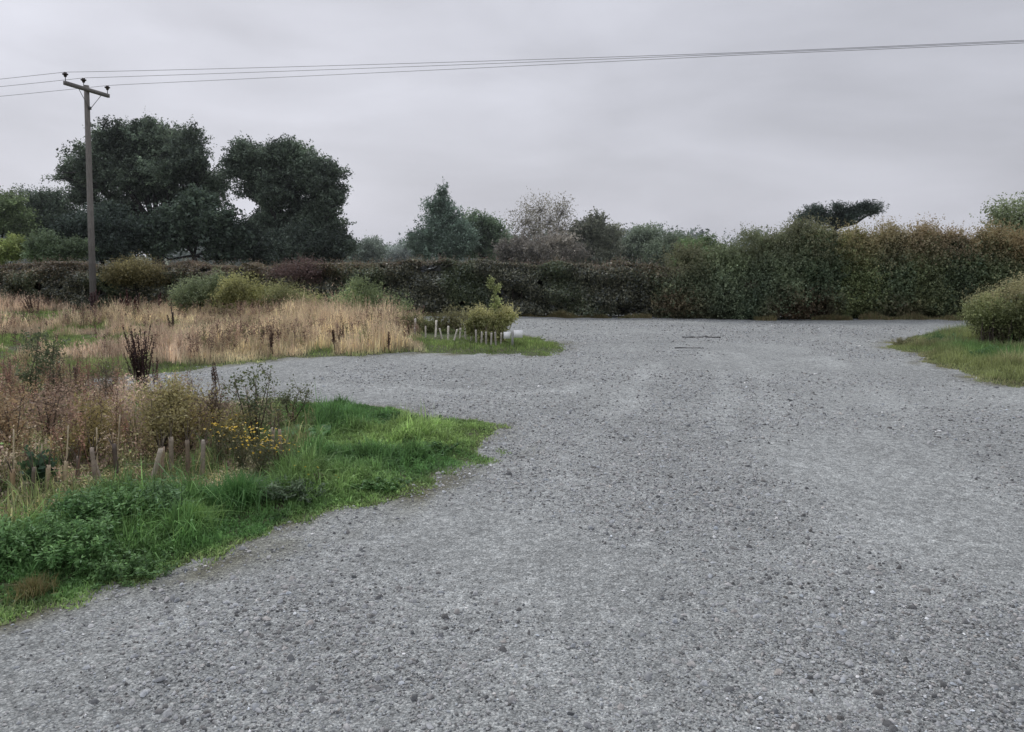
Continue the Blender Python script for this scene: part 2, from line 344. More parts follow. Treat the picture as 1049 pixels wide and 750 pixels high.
# ------------------------------------------------------------------ grass and weeds sampling
def sample(n, x0, x1, y0, y1): return np.stack([R.uniform(x0, x1, n), R.uniform(y0, y1, n)], 1)
def cellr(p, w, seed):   # one random number per clump of width w
    q = p + .35 * w * np.column_stack([vn(p, 3 / w, seed), vn(p, 3 / w, seed + 1)]); i = np.floor(q / w).astype(np.int64); h = (i[:, 0] * 73856093) ^ (i[:, 1] * 19349663) ^ (seed * 83492791); return ((h % 10007) + 10007) % 10007 / 10007.0
def dead_stems(acc, b, hmin, hmax, leafs, size, cols):
    for q in b:
        h_ = R.uniform(hmin, hmax); e = q + [R.normal(0, .07), R.normal(0, .07), h_]; c_ = np.array(cols[R.integers(len(cols))]) * R.uniform(.7, 1.3)
        acc.tube([q, (q + e) / 2 + [R.normal(0, .012), R.normal(0, .012), 0], e], [.0035, .003, .0015], c_ * .7, 3, False)
        for _ in range(3):
            s0 = q + (e - q) * R.uniform(.4, .9); e2 = s0 + [R.normal(0, .06), R.normal(0, .06), R.uniform(.04, .14)]; acc.tube([s0, e2], [.002, .001], c_ * .7, 3, False)
            m_ = leafs // 4; acc.leaves(s0 + (e2 - s0) * R.uniform(.3, 1.1, (m_, 1)) + R.normal(size=(m_, 3)) * .012, size, c_ * 1.1, 0, .6)
        acc.leaves(q + (e - q) * R.uniform(.55, 1.05, (leafs, 1)) + R.normal(size=(leafs, 3)) * .016, size * R.uniform(.6, 1.3, leafs), c_, 0, .6)
def put(p, hf): return np.column_stack([p, over(hf)(p)])
def pixof(p):   # ground point -> photo column/row, used only to look up which growth stands there
    z = np.zeros(len(p)); y = p[:, 1] * cp + CAMH * sp; u = 524.5 + F * p[:, 0] / y; v = V0 + F * (CAMH * cp - p[:, 1] * sp) / y; return u, v

# near verge: green grass band, scrubby brown growth behind it
p = sample(950000, -7.5, .6, 3.2, 12); wgt = np.clip(5.5 / p[:, 1], .25, 1) ** 1.4; p = p[R.uniform(0, 1, len(p)) < wgt]
d, _ = h_near(p)
p, d = p[d > -.03], d[d > -.03]
u, v = pixof(p)
# line (photo rows) that parts the grass verge from the brown scrub
vline = np.interp(u, [-50, 0, 60, 120, 190, 240, 300, 345, 420], [575, 562, 540, 528, 515, 508, 485, 440, 380])
grn = smooth((v - vline) / 14 + .5 * vn(p, 2.5, 51), -1, 1) * smooth(sdist(p, near_pg), -1, .2)
grn = np.maximum(grn, smooth(u, 300, 350)); 
keep = R.uniform(0, 1, len(p)) < np.where(grn > .5, smooth(d, -.05, .35) * .9 + .12, .10)
p, d, grn, u, v = p[keep], d[keep], grn[keep], u[keep], v[keep]
clump = vn(p, 3.2, 52); cl2 = vn(p, 9, 53)
tall = smooth(d, .1, .9); h = (.025 + .075 * tall * (1 + .55 * clump + .45 * cl2).clip(.15, 2.4)) * np.exp(R.normal(0, .25, len(p)))
h *= np.where(u > 330, .75, 1.0)
ca = cellr(p, .09, 31); h *= (.6 + .8 * ca); yel = np.clip(.22 + .4 * vn(p, 2.0, 54) + .7 * (1 - smooth(d, 0, .35)), 0, 1)
c = mixc((.09, .185, .06), (.20, .29, .10), yel); c = mixc(c, (.26, .22, .12), np.where(grn > .5, .06 + .25 * (1 - smooth(d, 0, .25)), .7) * R.uniform(0, 1.3, len(p)))
c = c * np.exp(R.normal(0, .22, len(p)))[:, None] * (.75 + .5 * cellr(p, .13, 32))[:, None]
acc = Acc(); kk = (cellr(p, .055, 41) > .22) | (d < .3); acc.blades(put(p, h_near)[kk], h[kk] * R.uniform(.7, 1.35, kk.sum()), (.004 + .004 * R.uniform(0, 1, len(p)) + .0005 * p[:, 1])[kk], c[kk] * np.exp(R.normal(0, .18, kk.sum()))[:, None], .75)
# broad clover-like leaves low in the sward
k = R.uniform(0, 1, len(p)) < .16 * (grn > .5); q = put(p[k], h_near); q[:, 2] += h[k] * R.uniform(.3, .85, k.sum())
acc.leaves(q, R.uniform(.012, .028, k.sum()), c[k] * .95, .5, .8)
tag(acc.build('verge_grass', M_grass), 'lush green grass verge curving into the gravel', 'grass', kind='stuff')

# brown undergrowth mass behind the verge
p = sample(160000, -9.5, -1.0, 5.2, 12.6); d = sdist(p, near_pg); u, v = pixof(p)
vline = np.interp(u, [-50, 0, 60, 120, 190, 240, 300, 345, 420], [575, 562, 540, 528, 515, 508, 485, 440, 380])
m = (d > .1) & (v < vline - 4) & (u < 330); p, u, v, vline = p[m], u[m], v[m], vline[m]
cl = vn(p, 1.7, 61); c2 = vn(p, 4.5, 62); base = put(p, h_near)
hh = (.20 + .12 * cl + .07 * c2).clip(.05, .5) * smooth(vline - v, 4, 45).clip(.25, 1) * np.where(u > 215, .45, 1) * smooth(v, 392, 450).clip(.22, 1) * (1 - .45 * smooth(v - vline, -60, -30))
cA = cellr(p, .22, 15); cB = cellr(p, .5, 16); hh *= (.45 + .9 * cA); pal = np.array([(.37, .30, .22), (.29, .22, .17), (.24, .24, .12), (.42, .36, .26), (.13, .20, .075), (.32, .24, .20)])
pi_ = np.clip(np.where(cB > .35, cellr(p, .25, 17) * 6, vn(p, 1.1, 63) * .9 + 2.5) + R.normal(0, .35, len(p)), 0, 5.49).astype(int)
grnp = smooth(u, 215, 300); c = pal[pi_] * (.65 + .7 * cA)[:, None] * np.exp(R.normal(0, .25, len(p)))[:, None]; c = mixc(c, (.09, .16, .045), grnp * .8)
kb = R.uniform(0, 1, len(p)) < .35; acc = Acc(); acc.blades(base[kb], hh[kb] * 1.4, .006, c[kb], .5)
ks = cellr(p, .11, 19) > .38; base2, hh2, c2_ = base[ks], hh[ks], c[ks]; q = np.repeat(base2, 5, 0); hq = np.repeat(hh2, 5) * R.uniform(.2, 1.3, len(q)); q = q + np.column_stack([R.normal(0, .05, (len(q), 2)), hq])
acc.leaves(q, R.uniform(.012, .034, len(q)), np.repeat(c2_, 5, 0) * np.exp(R.normal(0, .28, len(q)))[:, None], .25, .7)
pm = base[(v > 398) & ((u < 205) | (v > 440)) & (v < vline - 35)]; pm = pm[R.choice(len(pm), 1150, replace=False)]
dead_stems(acc, pm, .15, .46, 26, .017, [(.26, .19, .13), (.16, .11, .08), (.38, .30, .22), (.22, .20, .09), (.33, .24, .12), (.12, .08, .065)])
pm = base[(u < 125) & (v > 400) & (v < vline - 22)]; pm = pm[R.choice(len(pm), 420, replace=False)]
dead_stems(acc, pm, .35, .72, 34, .018, [(.24, .14, .10), (.30, .19, .14), (.17, .11, .08), (.27, .21, .12)])
tag(acc.build('undergrowth', M_leaf), 'tangled brown autumn undergrowth around the young tree guards', 'undergrowth', kind='stuff')

# meadow: dry straw grass with pink heads, green patches
p = sample(420000, -24, 2.0, 12, 28.4); d, _ = h_mead(p); u, v = pixof(p)
m = (d > .0) & (u > -60) & (R.uniform(0, 1, len(p)) < (15 / p[:, 1]) ** 1.0); p, d, u, v = p[m], d[m], u[m], v[m]
cl = vn(p, .8, 71); c2 = vn(p, 3, 72)
green = smooth(.35 + vn(p, .8, 73) + .3 * vn(p, 2.5, 75) + .8 * (v > 374) + .9 * smooth(u, 432, 445) - .5 * smooth(cl, 0, 1) - .3 * (v < 345), .55, .95)
green = np.maximum(green, smooth(u, 428, 440)); green = np.maximum(green, (1 - smooth(d, .05, .35)) * .7)
green = np.maximum(green, smooth(360 - np.abs(u - 110) , 300, 330) * (v > 372) * .8)
hgt = (.22 + .07 * cl + .06 * c2 + .14 * smooth(u, 240, 300) * (1 - smooth(u, 395, 435))) * (1 - .72 * green) * smooth(d, -.1, .5).clip(.35, 1) * np.exp(R.normal(0, .2, len(p)))
hgt *= np.where(u > 440, .75, 1); cell = cellr(p, .16, 5); cellb = cellr(p, .45, 6); hgt *= (.62 + .75 * cell * (.5 + cellb))
pink = smooth(vn(p, .6, 74) + .8 * smooth(260 - u, 0, 160), .3, 1.3); dry = mixc((.55, .485, .32), (.50, .41, .31), pink); dry = mixc(dry, (.30, .24, .15), smooth(c2, .3, 1.2) * .6)
c = mixc(dry, mixc((.12, .19, .055), (.20, .24, .09), R.uniform(0, 1, len(p))), green); c = c * np.exp(R.normal(0, .2, len(p)))[:, None]
c = mixc(c, np.where(green[:, None] > .4, (.13, .17, .06), (.28, .21, .16)), (cell > .78) * .7); c = c * (.72 + .6 * cellb)[:, None] * (.8 + .4 * cellr(p, .07, 9))[:, None]
m2 = R.uniform(0, 1, len(p)) < np.where(green > .5, 1, .75)
acc = Acc(); base = put(p, h_mead); acc.blades(base[m2], hgt[m2], .006 + .00035 * p[m2, 1], c[m2], .28)
k = (R.uniform(0, 1, len(p)) < .35) & (green < .4); q = base[k].copy(); q[:, 2] += hgt[k] * R.uniform(.75, 1.15, k.sum())
acc.leaves(q, R.uniform(.03, .07, k.sum()), mixc(c[k], (.38, .25, .19), .5), 0, .3, dirs=np.tile([0, 0, 2.0], (k.sum(), 1)))
pm = base[(green < .6) & (d > .3)]; pm = pm[(vn(pm[:, :2], .9, 171) + .5 * R.normal(size=len(pm)) > .2)]; pm = pm[R.choice(len(pm), 1000, replace=False)]
dead_stems(acc, pm, .25, .62, 26, .03, [(.20, .14, .10), (.13, .09, .07), (.30, .22, .16), (.16, .15, .08), (.10, .06, .05)])
tag(acc.build('meadow_grass', M_grass), 'tall dry straw coloured grass filling the waste plot', 'grass', kind='stuff')

# right verge
p = sample(300000, 7, 21.8, 10.2, 19.8); d, _ = h_right(p); u, v = pixof(p); m = (d > 0); p, d, u, v = p[m], d[m], u[m], v[m]
cl = vn(p, 1.2, 81); c2 = vn(p, 3.5, 82)
h = (.03 + .15 * smooth(d, 0, .9) * (1 + .5 * cl + .3 * c2).clip(.2, 2)) * np.exp(R.normal(0, .25, len(p)))
c = mixc((.10, .17, .055), (.21, .235, .10), smooth(vn(p, 1.1, 83), -.6, .8)); c = mixc(c, (.28, .23, .15), R.uniform(0, .7, len(p)) * smooth(c2 + (1 - smooth(d, 0, .4)), .2, 1.2))
c = c * np.exp(R.normal(0, .22, len(p)))[:, None]
acc = Acc(); acc.blades(put(p, h_right), h, .010, c, .6); tag(acc.build('right_verge_grass', M_grass), 'rough yellow green grass verge running under the clipped bush', 'grass', kind='stuff')

# ------------------------------------------------------------------ trees and shrubs
def blobs_px(bl, y, dy=0): # (u, v, ru, rv[, depth offset]) -> world ellipsoids
    out_ = []
    for b in bl:
        c = P(b[0], b[1], y + (b[4] if len(b) > 4 else 0)); k = pxm(c[1] / cp); out_.append((c, np.array([b[2] * k, b[2] * k * .85, b[3] * k])))
    return out_
def crown(acc, bl, ncl, per, size, cr, col, col2=None, sub=0, subr=.42, shell=(.35, 1.0), gap=.0, gscale=1.0, zmin=None, topc=None, botc=None, twup=.7, macro=.18, up=.3, seed=1, aspect=.65, spray=0, spray_len=.5):
    if sub:
        nb = []
        for c, r in bl:
            for _ in range(sub * 3):
                d = unit(R.normal(size=3)); q = R.uniform(.1, .9) ; f = R.uniform(.5, 1.3) * subr * .9; nb.append((c + d * r * q, r.mean() * f * np.array([R.uniform(.9, 1.7), 1.0, R.uniform(.45, .85)])))
        bl = nb; shell = (.0, 1.08)
    w_ = np.array([b[1][0] * b[1][2] for b in bl]); w_ /= w_.sum(); i = R.choice(len(bl), ncl, p=w_)
    cen = np.array([b[0] for b in bl])[i]; rad = np.array([b[1] for b in bl])[i]
    dr = unit(R.normal(size=(ncl, 3))); rr = (shell[0] ** 3 + (shell[1] ** 3 - shell[0] ** 3) * R.uniform(0, 1, ncl)) ** (1 / 3)
    rr = rr * (1 + .16 * np.abs(R.normal(size=ncl)) * (R.uniform(0, 1, ncl) < .4)); pos = cen + dr * rad * rr[:, None]; pos += .10 * rad * R.normal(size=(ncl, 3))
    if gap > 0: pos = pos[vn(pos, gscale, seed + 5) > -1.6 + gap * 1.6]
    if zmin is not None: pos = pos[pos[:, 2] > zmin]
    n = len(pos); per_i = np.repeat(np.arange(n), per)
    sz = size * np.exp(R.normal(0, .25, len(per_i))); od = unit(unit(pos - np.mean([b[0] for b in bl], 0)) * .8 + np.array([0, 0, twup]) + .55 * R.normal(size=(n, 3)))
    q = pos[per_i] + od[per_i] * (cr * 3.2 * R.uniform(-.6, 1, len(per_i)))[:, None] + R.normal(size=(len(per_i), 3)) * cr * .42
    hz = np.array([b[0][2] + b[1][2] for b in bl]).max(); lz = np.array([b[0][2] - b[1][2] for b in bl]).min()
    tt = R.uniform(0, 1, n)[per_i] * .7 + R.uniform(0, 1, len(per_i)) * .3
    c = mixc(col, col2 if col2 is not None else np.asarray(col) * 1.6, tt)
    if topc is not None: c = mixc(c, topc, smooth((q[:, 2] - lz) / (hz - lz) + .15 * R.normal(size=len(q)) + .08 * vn(q, 1.2, 67), .62, 1.05) * .75)
    if botc is not None: c = mixc(c, botc, (1 - smooth(q[:, 2] + .25 * R.normal(size=len(q)), .4, 1.1)) * (.4 + .4 * vn(q, 1.5, 66)).clip(0, .8))
    c = c * np.exp(R.normal(0, .2, len(q)) + macro * vn(q, 2.2 * .1 / cr, seed + 900) + macro * .7 * R.normal(size=n)[per_i])[:, None]; acc.leaves(q, sz, c, up, aspect)
    if spray:
        i = R.choice(len(bl), spray, p=w_); cen = np.array([b[0] for b in bl])[i]; rad = np.array([b[1] for b in bl])[i]
        dr = unit(R.normal(size=(spray, 3)) + np.array([0, 0, .9])); st = cen + dr * rad * .85; di = unit(dr + np.array([0, 0, .6]) + .4 * R.normal(size=(spray, 3)))
        ln = spray_len * R.uniform(.4, 1.2, spray); m_ = 14; t_ = R.uniform(0, 1, (spray, m_)); q = (st[:, None] + di[:, None] * (ln[:, None] * t_)[..., None]).reshape(-1, 3)
        q += R.normal(size=q.shape) * size * .5
        c = mixc(col, col2 if col2 is not None else np.asarray(col) * 1.6, R.uniform(.2, 1, len(q)))
        if topc is not None: c = mixc(c, topc, smooth((q[:, 2] - lz) / (hz - lz), .5, .9) * .85)
        acc.leaves(q, size * .8 * np.exp(R.normal(0, .2, len(q))), c, up, aspect)
    return pos
def limbs(acc, base, bl, r0, col, pos=None, ntw=60, fork=.35, lean=(0, 0), kmain=8):
    base = np.asarray(base, float); cm = np.mean([b[0] for b in bl], 0); fz = base[2] + (cm[2] - base[2]) * fork * 1.6
    f = np.array([base[0] + (cm[0] - base[0]) * .3 + lean[0], base[1] + (cm[1] - base[1]) * .3 + lean[1], fz])
    acc.tube([base - [0, 0, .1], base + (f - base) * .12, base + (f - base) * .5 + R.normal(size=3) * r0 * .3, f], [r0 * 1.35, r0 * 1.02, r0 * .9, r0 * .8], col, kmain)
    ends = []
    for c, r in bl:
        a = f + R.normal(size=3) * r0 * .3; b = c + R.normal(size=3) * r * .15; m = a + (b - a) * .5 + np.array([0, 0, -.12 * np.linalg.norm(b - a)]) + R.normal(size=3) * .05 * np.linalg.norm(b - a)
        acc.tube([a, m, b], [r0 * .55, r0 * .35, r0 * .16], col, 5); ends.append((m, b))
        for _ in range(5):
            e = b + np.clip(R.normal(size=3), -1.1, 1.1) * r * .5; s_ = m + (b - m) * R.uniform(.1, .9); acc.tube([s_, (s_ + e) / 2 + R.normal(size=3) * .05 * r, e], [r0 * .17, r0 * .11, r0 * .05], col, 4, False)
    if pos is not None and len(pos):
        E = np.array([b for m, b in ends]); k = R.choice(len(pos), min(ntw, len(pos)), replace=False)
        for q in pos[k]:
            e = E[np.argmin(((E - q) ** 2).sum(1))]; acc.tube([e, (e + q) / 2 + R.normal(size=3) * .06 * np.linalg.norm(e - q), q], [r0 * .09, r0 * .06, r0 * .03], col, 3, False)

BARK = (.03, .028, .025)
def tree(name, label, cat, ub, y, bl, r0, ncl, per, size, cr, col, col2=None, group=None, parts=('trunk', 'crown'), mat=None, twigs=80, fork=.35, vb=None, bark=BARK, **k):
    bx = P(ub, 300, y)[0]; base = np.array([bx, y, 0.0 if vb is None else vb]); t = thing(name, label, cat, base, group)
    B = blobs_px(bl, y); acc = Acc(); pos = crown(acc, B, ncl, per, size, cr, col, col2, **k)
    ac2 = Acc(); limbs(ac2, base, B, r0, bark, pos, twigs, fork); ac2.build(parts[0], M_bark, t); acc.build(parts[1], mat or M_tree, t); return t

OAK = (.058, .078, .058); OAK2 = (.125, .155, .105)
tree('oak_tree', 'broad dark oak with sky gaps standing behind the utility pole', 'tree', 165, 60,
     [(150, 140, 36, 23), (116, 147, 32, 24), (86, 168, 27, 19, -1), (186, 148, 30, 22), (206, 172, 24, 20, -1), (140, 178, 46, 26), (170, 198, 36, 18, 1), (104, 190, 24, 14), (120, 216, 34, 17), (222, 190, 22, 15, 1), (178, 172, 30, 22, -2), (72, 176, 16, 13), (96, 180, 28, 20, 1), (150, 165, 50, 34, 1), (88, 200, 18, 12), (190, 205, 34, 16, 1)],
     .5, 10500, 22, .155, .19, OAK, OAK2, sub=10, subr=.36, gap=.35, gscale=1.0, seed=11, twup=.35, macro=.3, spray=260, spray_len=1.1, twigs=160, shell=(.3, 1))
tree('oak_tree', 'dark round topped oak beside the broader oak and taller than the hedge', 'tree', 292, 58,
     [(270, 165, 33, 25), (300, 162, 30, 22), (327, 184, 28, 20), (250, 172, 22, 19, -1), (284, 196, 38, 24), (325, 212, 28, 20), (268, 228, 22, 20), (334, 240, 24, 18), (298, 244, 34, 22), (342, 198, 14, 16), (290, 180, 48, 34, 1), (330, 225, 26, 20, 1), (296, 225, 34, 24, 1)],
     .45, 9500, 22, .155, .19, (.058, .076, .058), (.12, .15, .105), sub=10, subr=.35, gap=.35, gscale=1.0, seed=23, twup=.25, macro=.3, spray=240, spray_len=1.0, twigs=150, shell=(.3, 1), fork=.2)
tree('understory_tree', 'dense low dark tree filling the foot of the broad oak', 'tree', 200, 54, [(185, 240, 34, 27), (150, 245, 30, 24), (222, 238, 26, 24), (205, 215, 18, 14), (235, 255, 20, 18)],
     .2, 1700, 24, .22, .3, (0.038, 0.055, 0.039), (0.072, 0.096, 0.065), sub=7, spray=160, spray_len=.9, seed=3)
tree('understory_tree', 'small dark tree growing under the pole side of the oak', 'tree', 105, 52, [(100, 240, 28, 25), (80, 232, 18, 20), (125, 250, 25, 20)], .18, 2280, 24, 0.155, 0.216, (0.035, 0.049, 0.038), (0.065, 0.084, 0.065), sub=7, spray=120, seed=5)
tree('understory_tree', 'dusky low tree at the foot of the round topped oak', 'tree', 275, 55, [(262, 252, 24, 20), (292, 256, 30, 18), (325, 256, 28, 16), (345, 255, 16, 14)], .18, 2280, 24, 0.155, 0.216, (0.041, 0.055, 0.043), (0.080, 0.099, 0.072), sub=7, spray=120, seed=6)
tree('field_tree', 'feathery dark tree poking up between the pale tree and the oak', 'tree', 48, 62, [(44, 212, 20, 20), (60, 225, 22, 24), (30, 232, 22, 20), (50, 245, 30, 20)], .2, 2470, 22, 0.148, 0.252, (0.058, 0.080, 0.058), (0.109, 0.138, 0.094), sub=7, spray=220, spray_len=1.3, seed=7, gap=.2)
tree('field_tree', 'pale green bushy tree at the edge of the field beside a darker feathery tree', 'tree', 2, 58, [(4, 215, 20, 20), (-20, 220, 26, 26), (15, 235, 18, 16)], .2, 1710, 22, 0.148, 0.230, (0.087, 0.123, 0.058), (0.174, 0.217, 0.109), sub=7, spray=200, spray_len=1.1, seed=8)
tree('field_shrub', 'yellow green rounded shrub behind the hedge beside a grey green one', 'shrub', 14, 45, [(14, 255, 20, 14), (-12, 258, 22, 14)], .08, 1140, 20, 0.104, 0.144, (0.131, 0.174, 0.058), (0.246, 0.275, 0.102), sub=7, spray=120, spray_len=.5, seed=9, parts=('stems', 'foliage'))
tree('field_shrub', 'grey green rounded shrub behind the hedge near the utility pole', 'shrub', 58, 44, [(56, 256, 24, 15), (76, 258, 14, 12), (38, 260, 14, 12)], .08, 1330, 20, 0.104, 0.144, (0.072, 0.102, 0.058), (0.131, 0.167, 0.094), sub=7, spray=120, spray_len=.5, seed=10, parts=('stems', 'foliage'))
HZ = (0.138, 0.167, 0.138); HZ2 = (0.217, 0.254, 0.203)  # aerial haze painted into the leaf colours of the distant trees
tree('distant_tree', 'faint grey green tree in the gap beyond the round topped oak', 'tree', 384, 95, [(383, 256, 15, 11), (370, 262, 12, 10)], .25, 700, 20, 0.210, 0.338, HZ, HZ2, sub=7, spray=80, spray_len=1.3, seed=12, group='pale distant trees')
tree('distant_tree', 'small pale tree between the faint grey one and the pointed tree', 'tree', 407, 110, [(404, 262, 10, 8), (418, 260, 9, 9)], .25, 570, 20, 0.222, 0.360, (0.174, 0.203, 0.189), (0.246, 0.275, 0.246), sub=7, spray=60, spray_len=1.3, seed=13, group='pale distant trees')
tree('pointed_tree', 'dark blue green tree with a pointed top above the hedge', 'tree', 451, 68, [(453, 199, 6, 11), (452, 213, 15, 14), (450, 230, 22, 17), (448, 250, 30, 20), (462, 240, 20, 18), (432, 250, 16, 17), (472, 248, 18, 18)], .3, 2280, 22, 0.170, 0.216, (0.085, 0.121, 0.091), (0.151, 0.196, 0.153), sub=7, spray=300, spray_len=1.2, seed=14, gap=.2)
tree('round_tree', 'rounded mid green tree touching the pointed tree', 'tree', 497, 72, [(495, 238, 22, 17), (480, 252, 20, 18), (510, 255, 16, 16)], .28, 1710, 22, 0.185, 0.252, (0.094, 0.134, 0.085), (0.170, 0.225, 0.132), sub=7, spray=120, spray_len=1, seed=15)
tree('thin_tree', 'sparse twiggy brown tree with see-through crown', 'tree', 556, 66, [(560, 224, 22, 12), (538, 226, 14, 10), (576, 218, 10, 8), (552, 215, 14, 7), (545, 238, 20, 10), (568, 236, 18, 10)], .16, 560, 9, .13, .4, (.15, .145, .115), (.24, .225, .18), spray=220, spray_len=1.2, seed=16, twigs=420, fork=.3, bark=(.13, .12, .105))
tree('field_bush', 'grey brown leafless bush at the foot of the twiggy tree', 'bush', 552, 62, [(540, 258, 24, 18), (570, 256, 24, 18), (520, 262, 14, 12)], .12, 1520, 20, 0.148, 0.216, (0.133, 0.127, 0.112), (0.226, 0.205, 0.172), sub=7, spray=160, spray_len=1.2, seed=17, parts=('stems', 'foliage'))
tree('field_bush', 'hazy grey green bush low between the knobbly tree and the olive tree', 'bush', 640, 76, [(638, 260, 26, 12), (618, 264, 20, 12)], .12, 900, 20, .17, .26, (.09, .11, .085), (.15, .175, .13), spray=160, spray_len=1.1, seed=57, parts=('stems', 'foliage'))
tree('field_bush', 'hazy green bush low between the olive tree and the fresh green shrub', 'bush', 695, 70, [(692, 256, 18, 12), (676, 264, 16, 10)], .12, 800, 20, .17, .26, (.085, .11, .075), (.15, .18, .12), spray=160, spray_len=1.1, seed=58, parts=('stems', 'foliage'))
tree('field_tree', 'brownish green tree with a knobbly dark top beside the twiggy tree', 'tree', 606, 70, [(608, 234, 14, 12), (596, 246, 20, 16), (624, 244, 15, 14), (585, 255, 18, 16), (612, 258, 26, 16)], .25, 2280, 22, 0.178, 0.245, (0.104, 0.117, 0.091), (0.189, 0.196, 0.143), sub=7, spray=140, spray_len=1, seed=18)
tree('field_tree', 'low olive tree with a twiggy pale crown between the knobbly tree and green shrub', 'tree', 660, 74, [(660, 246, 18, 11), (645, 256, 20, 13), (680, 258, 17, 12)], .22, 1520, 20, 0.178, 0.259, (0.122, 0.153, 0.112), (0.208, 0.244, 0.172), sub=7, spray=170, spray_len=1.2, seed=19)
tree('round_shrub', 'fresh green rounded shrub leaning over the hedge', 'shrub', 722, 30, [(720, 262, 22, 17), (700, 274, 14, 13), (735, 280, 20, 18)], .08, 2470, 20, 0.063, 0.086, (0.087, 0.123, 0.061), (0.145, 0.196, 0.094), sub=7, spray=300, spray_len=.4, seed=20, parts=('stems', 'foliage'))
tree('pine_tree', 'flat topped dark pine showing above the tall shrubs', 'tree', 850, 58, [(824, 224, 8, 4), (838, 219, 9, 4.5), (846, 226, 12, 5), (858, 215, 10, 4), (872, 219, 10, 4), (884, 214, 9, 3.4), (895, 216, 8, 3), (862, 224, 12, 4)], .28, 900, 22, .17, .16, (.035, .05, .04), (.06, .08, .06), spray=130, spray_len=.55, seed=21, fork=.5, aspect=.3, sub=4, subr=.75, twup=.9)

# far wood along the horizon, distance haze painted into its leaf colours
acc = Acc(); bl = []
for x in np.arange(-190, 200, 5.0):
    yy = 150 + R.uniform(-12, 12); hh = 3.6 + 1.6 * R.uniform(0, 1) + .9 * math.sin(x * .045); bl.append((np.array([x, yy, hh * .5]), np.array([4.5, 4, hh * .75])))
crown(acc, bl, 11000, 14, .5, .5, (.10, .125, .11), (.16, .185, .16), spray=900, spray_len=1.3)
tag(acc.build('far_woods', M_tree), 'hazy line of far-off trees beyond the field', 'woods', kind='stuff')

hm, hn, ho = newmat('haze'); vs = nd(hn, 'ShaderNodeVolumeScatter', Density=.0007, Anisotropy=.1); vs.inputs['Color'].default_value = (.9, .95, 1, 1); hn.links.new(vs.outputs[0], ho.inputs['Volume'])
acc = Acc(); acc.box((0, 130, 15), (700, 0, 0), (0, 190, 0), (0, 0, 30.4), (1, 1, 1)); tag(acc.build('haze', hm), kind='structure')
# ------------------------------------------------------------------ hedge
hl = np.array([(-30, 29.6), (-3, 25.0), (22, 22.9), (34, 22.0)])
seg = np.linalg.norm(np.diff(hl, axis=0), axis=1); cum = np.concatenate([[0], np.cumsum(seg)])
def along(s):
    x = np.interp(s, cum, hl[:, 0]); y = np.interp(s, cum, hl[:, 1]); return x, y
def hh_top(x):   # hedge height along its length
    return np.interp(x, [-30, -14, -3, 3, 5.5, 8, 40], [1.62, 1.62, 1.72, 1.70, 1.55, 1.30, .9]) + .05 * vn(np.column_stack([x, x * 0]), 1.3, 91) + .035 * vn(np.column_stack([x, x * 0]), 5, 92)
ht = thing('hedge', 'long clipped hedge of dark purple brown leaves along the far gravel edge', 'hedge', (0, 24.8, 0))
n = 300000; s = R.uniform(5, cum[-1] - 24, n); x, y = along(s); H = hh_top(x); k = R.uniform(0, 1, n)
dep = np.where(k < .55, np.abs(R.normal(0, .10, n)), np.where(k < .8, R.uniform(0, 1.3, n), R.uniform(.1, 1.2, n)))
zz = np.where(k < .55, H * R.uniform(0, 1, n) ** .9, np.where(k < .8, H - np.abs(R.normal(0, .07, n)), H * R.uniform(0, .95, n)))
bul = .16 * vn(np.column_stack([x * 1.0, zz * 2.2]), 1.8, 93) + .05 * vn(np.column_stack([x, zz]), 6, 94)
rnd = .25 * smooth(zz / H, .75, 1.0) ** 2
pos = np.column_stack([x, y + dep + rnd * (dep < .5) - bul * (dep < .5) - .02, zz + .03])
pos = pos[(vn(pos, 5, 95) > -1.9)]; x = pos[:, 0]; zr = pos[:, 2] / hh_top(x)
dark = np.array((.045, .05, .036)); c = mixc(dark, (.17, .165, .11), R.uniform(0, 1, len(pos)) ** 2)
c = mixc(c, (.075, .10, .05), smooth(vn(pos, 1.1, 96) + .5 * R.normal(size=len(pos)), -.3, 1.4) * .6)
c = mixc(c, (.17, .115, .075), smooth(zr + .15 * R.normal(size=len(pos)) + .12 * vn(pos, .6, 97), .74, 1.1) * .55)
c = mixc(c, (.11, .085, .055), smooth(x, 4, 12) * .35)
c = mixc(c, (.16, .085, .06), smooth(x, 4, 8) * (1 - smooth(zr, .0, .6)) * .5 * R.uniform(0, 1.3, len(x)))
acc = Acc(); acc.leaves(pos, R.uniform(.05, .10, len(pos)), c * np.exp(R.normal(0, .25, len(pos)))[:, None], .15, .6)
m_ = 2200; s = R.uniform(5, cum[-1] - 24, m_); x, y = along(s); st = np.column_stack([x, y + R.uniform(.1, 1.1, m_), hh_top(x) - .05]); ln = R.uniform(.05, .25, m_)
q = (st[:, None] + (R.normal(size=(m_, 1, 3)) * .35 + [0, 0, 1.0]) * (ln[:, None] * np.linspace(0, 1, 9)[None])[..., None]).reshape(-1, 3) + R.normal(size=(m_ * 9, 3)) * .02
acc.leaves(q, R.uniform(.035, .06, len(q)), mixc((.13, .08, .06), (.08, .09, .05), R.uniform(0, 1, len(q))), .1, .5)
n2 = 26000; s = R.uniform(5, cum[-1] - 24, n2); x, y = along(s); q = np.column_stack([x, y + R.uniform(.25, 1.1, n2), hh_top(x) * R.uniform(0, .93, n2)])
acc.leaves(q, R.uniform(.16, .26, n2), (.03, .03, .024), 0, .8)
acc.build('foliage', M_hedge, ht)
acc = Acc()
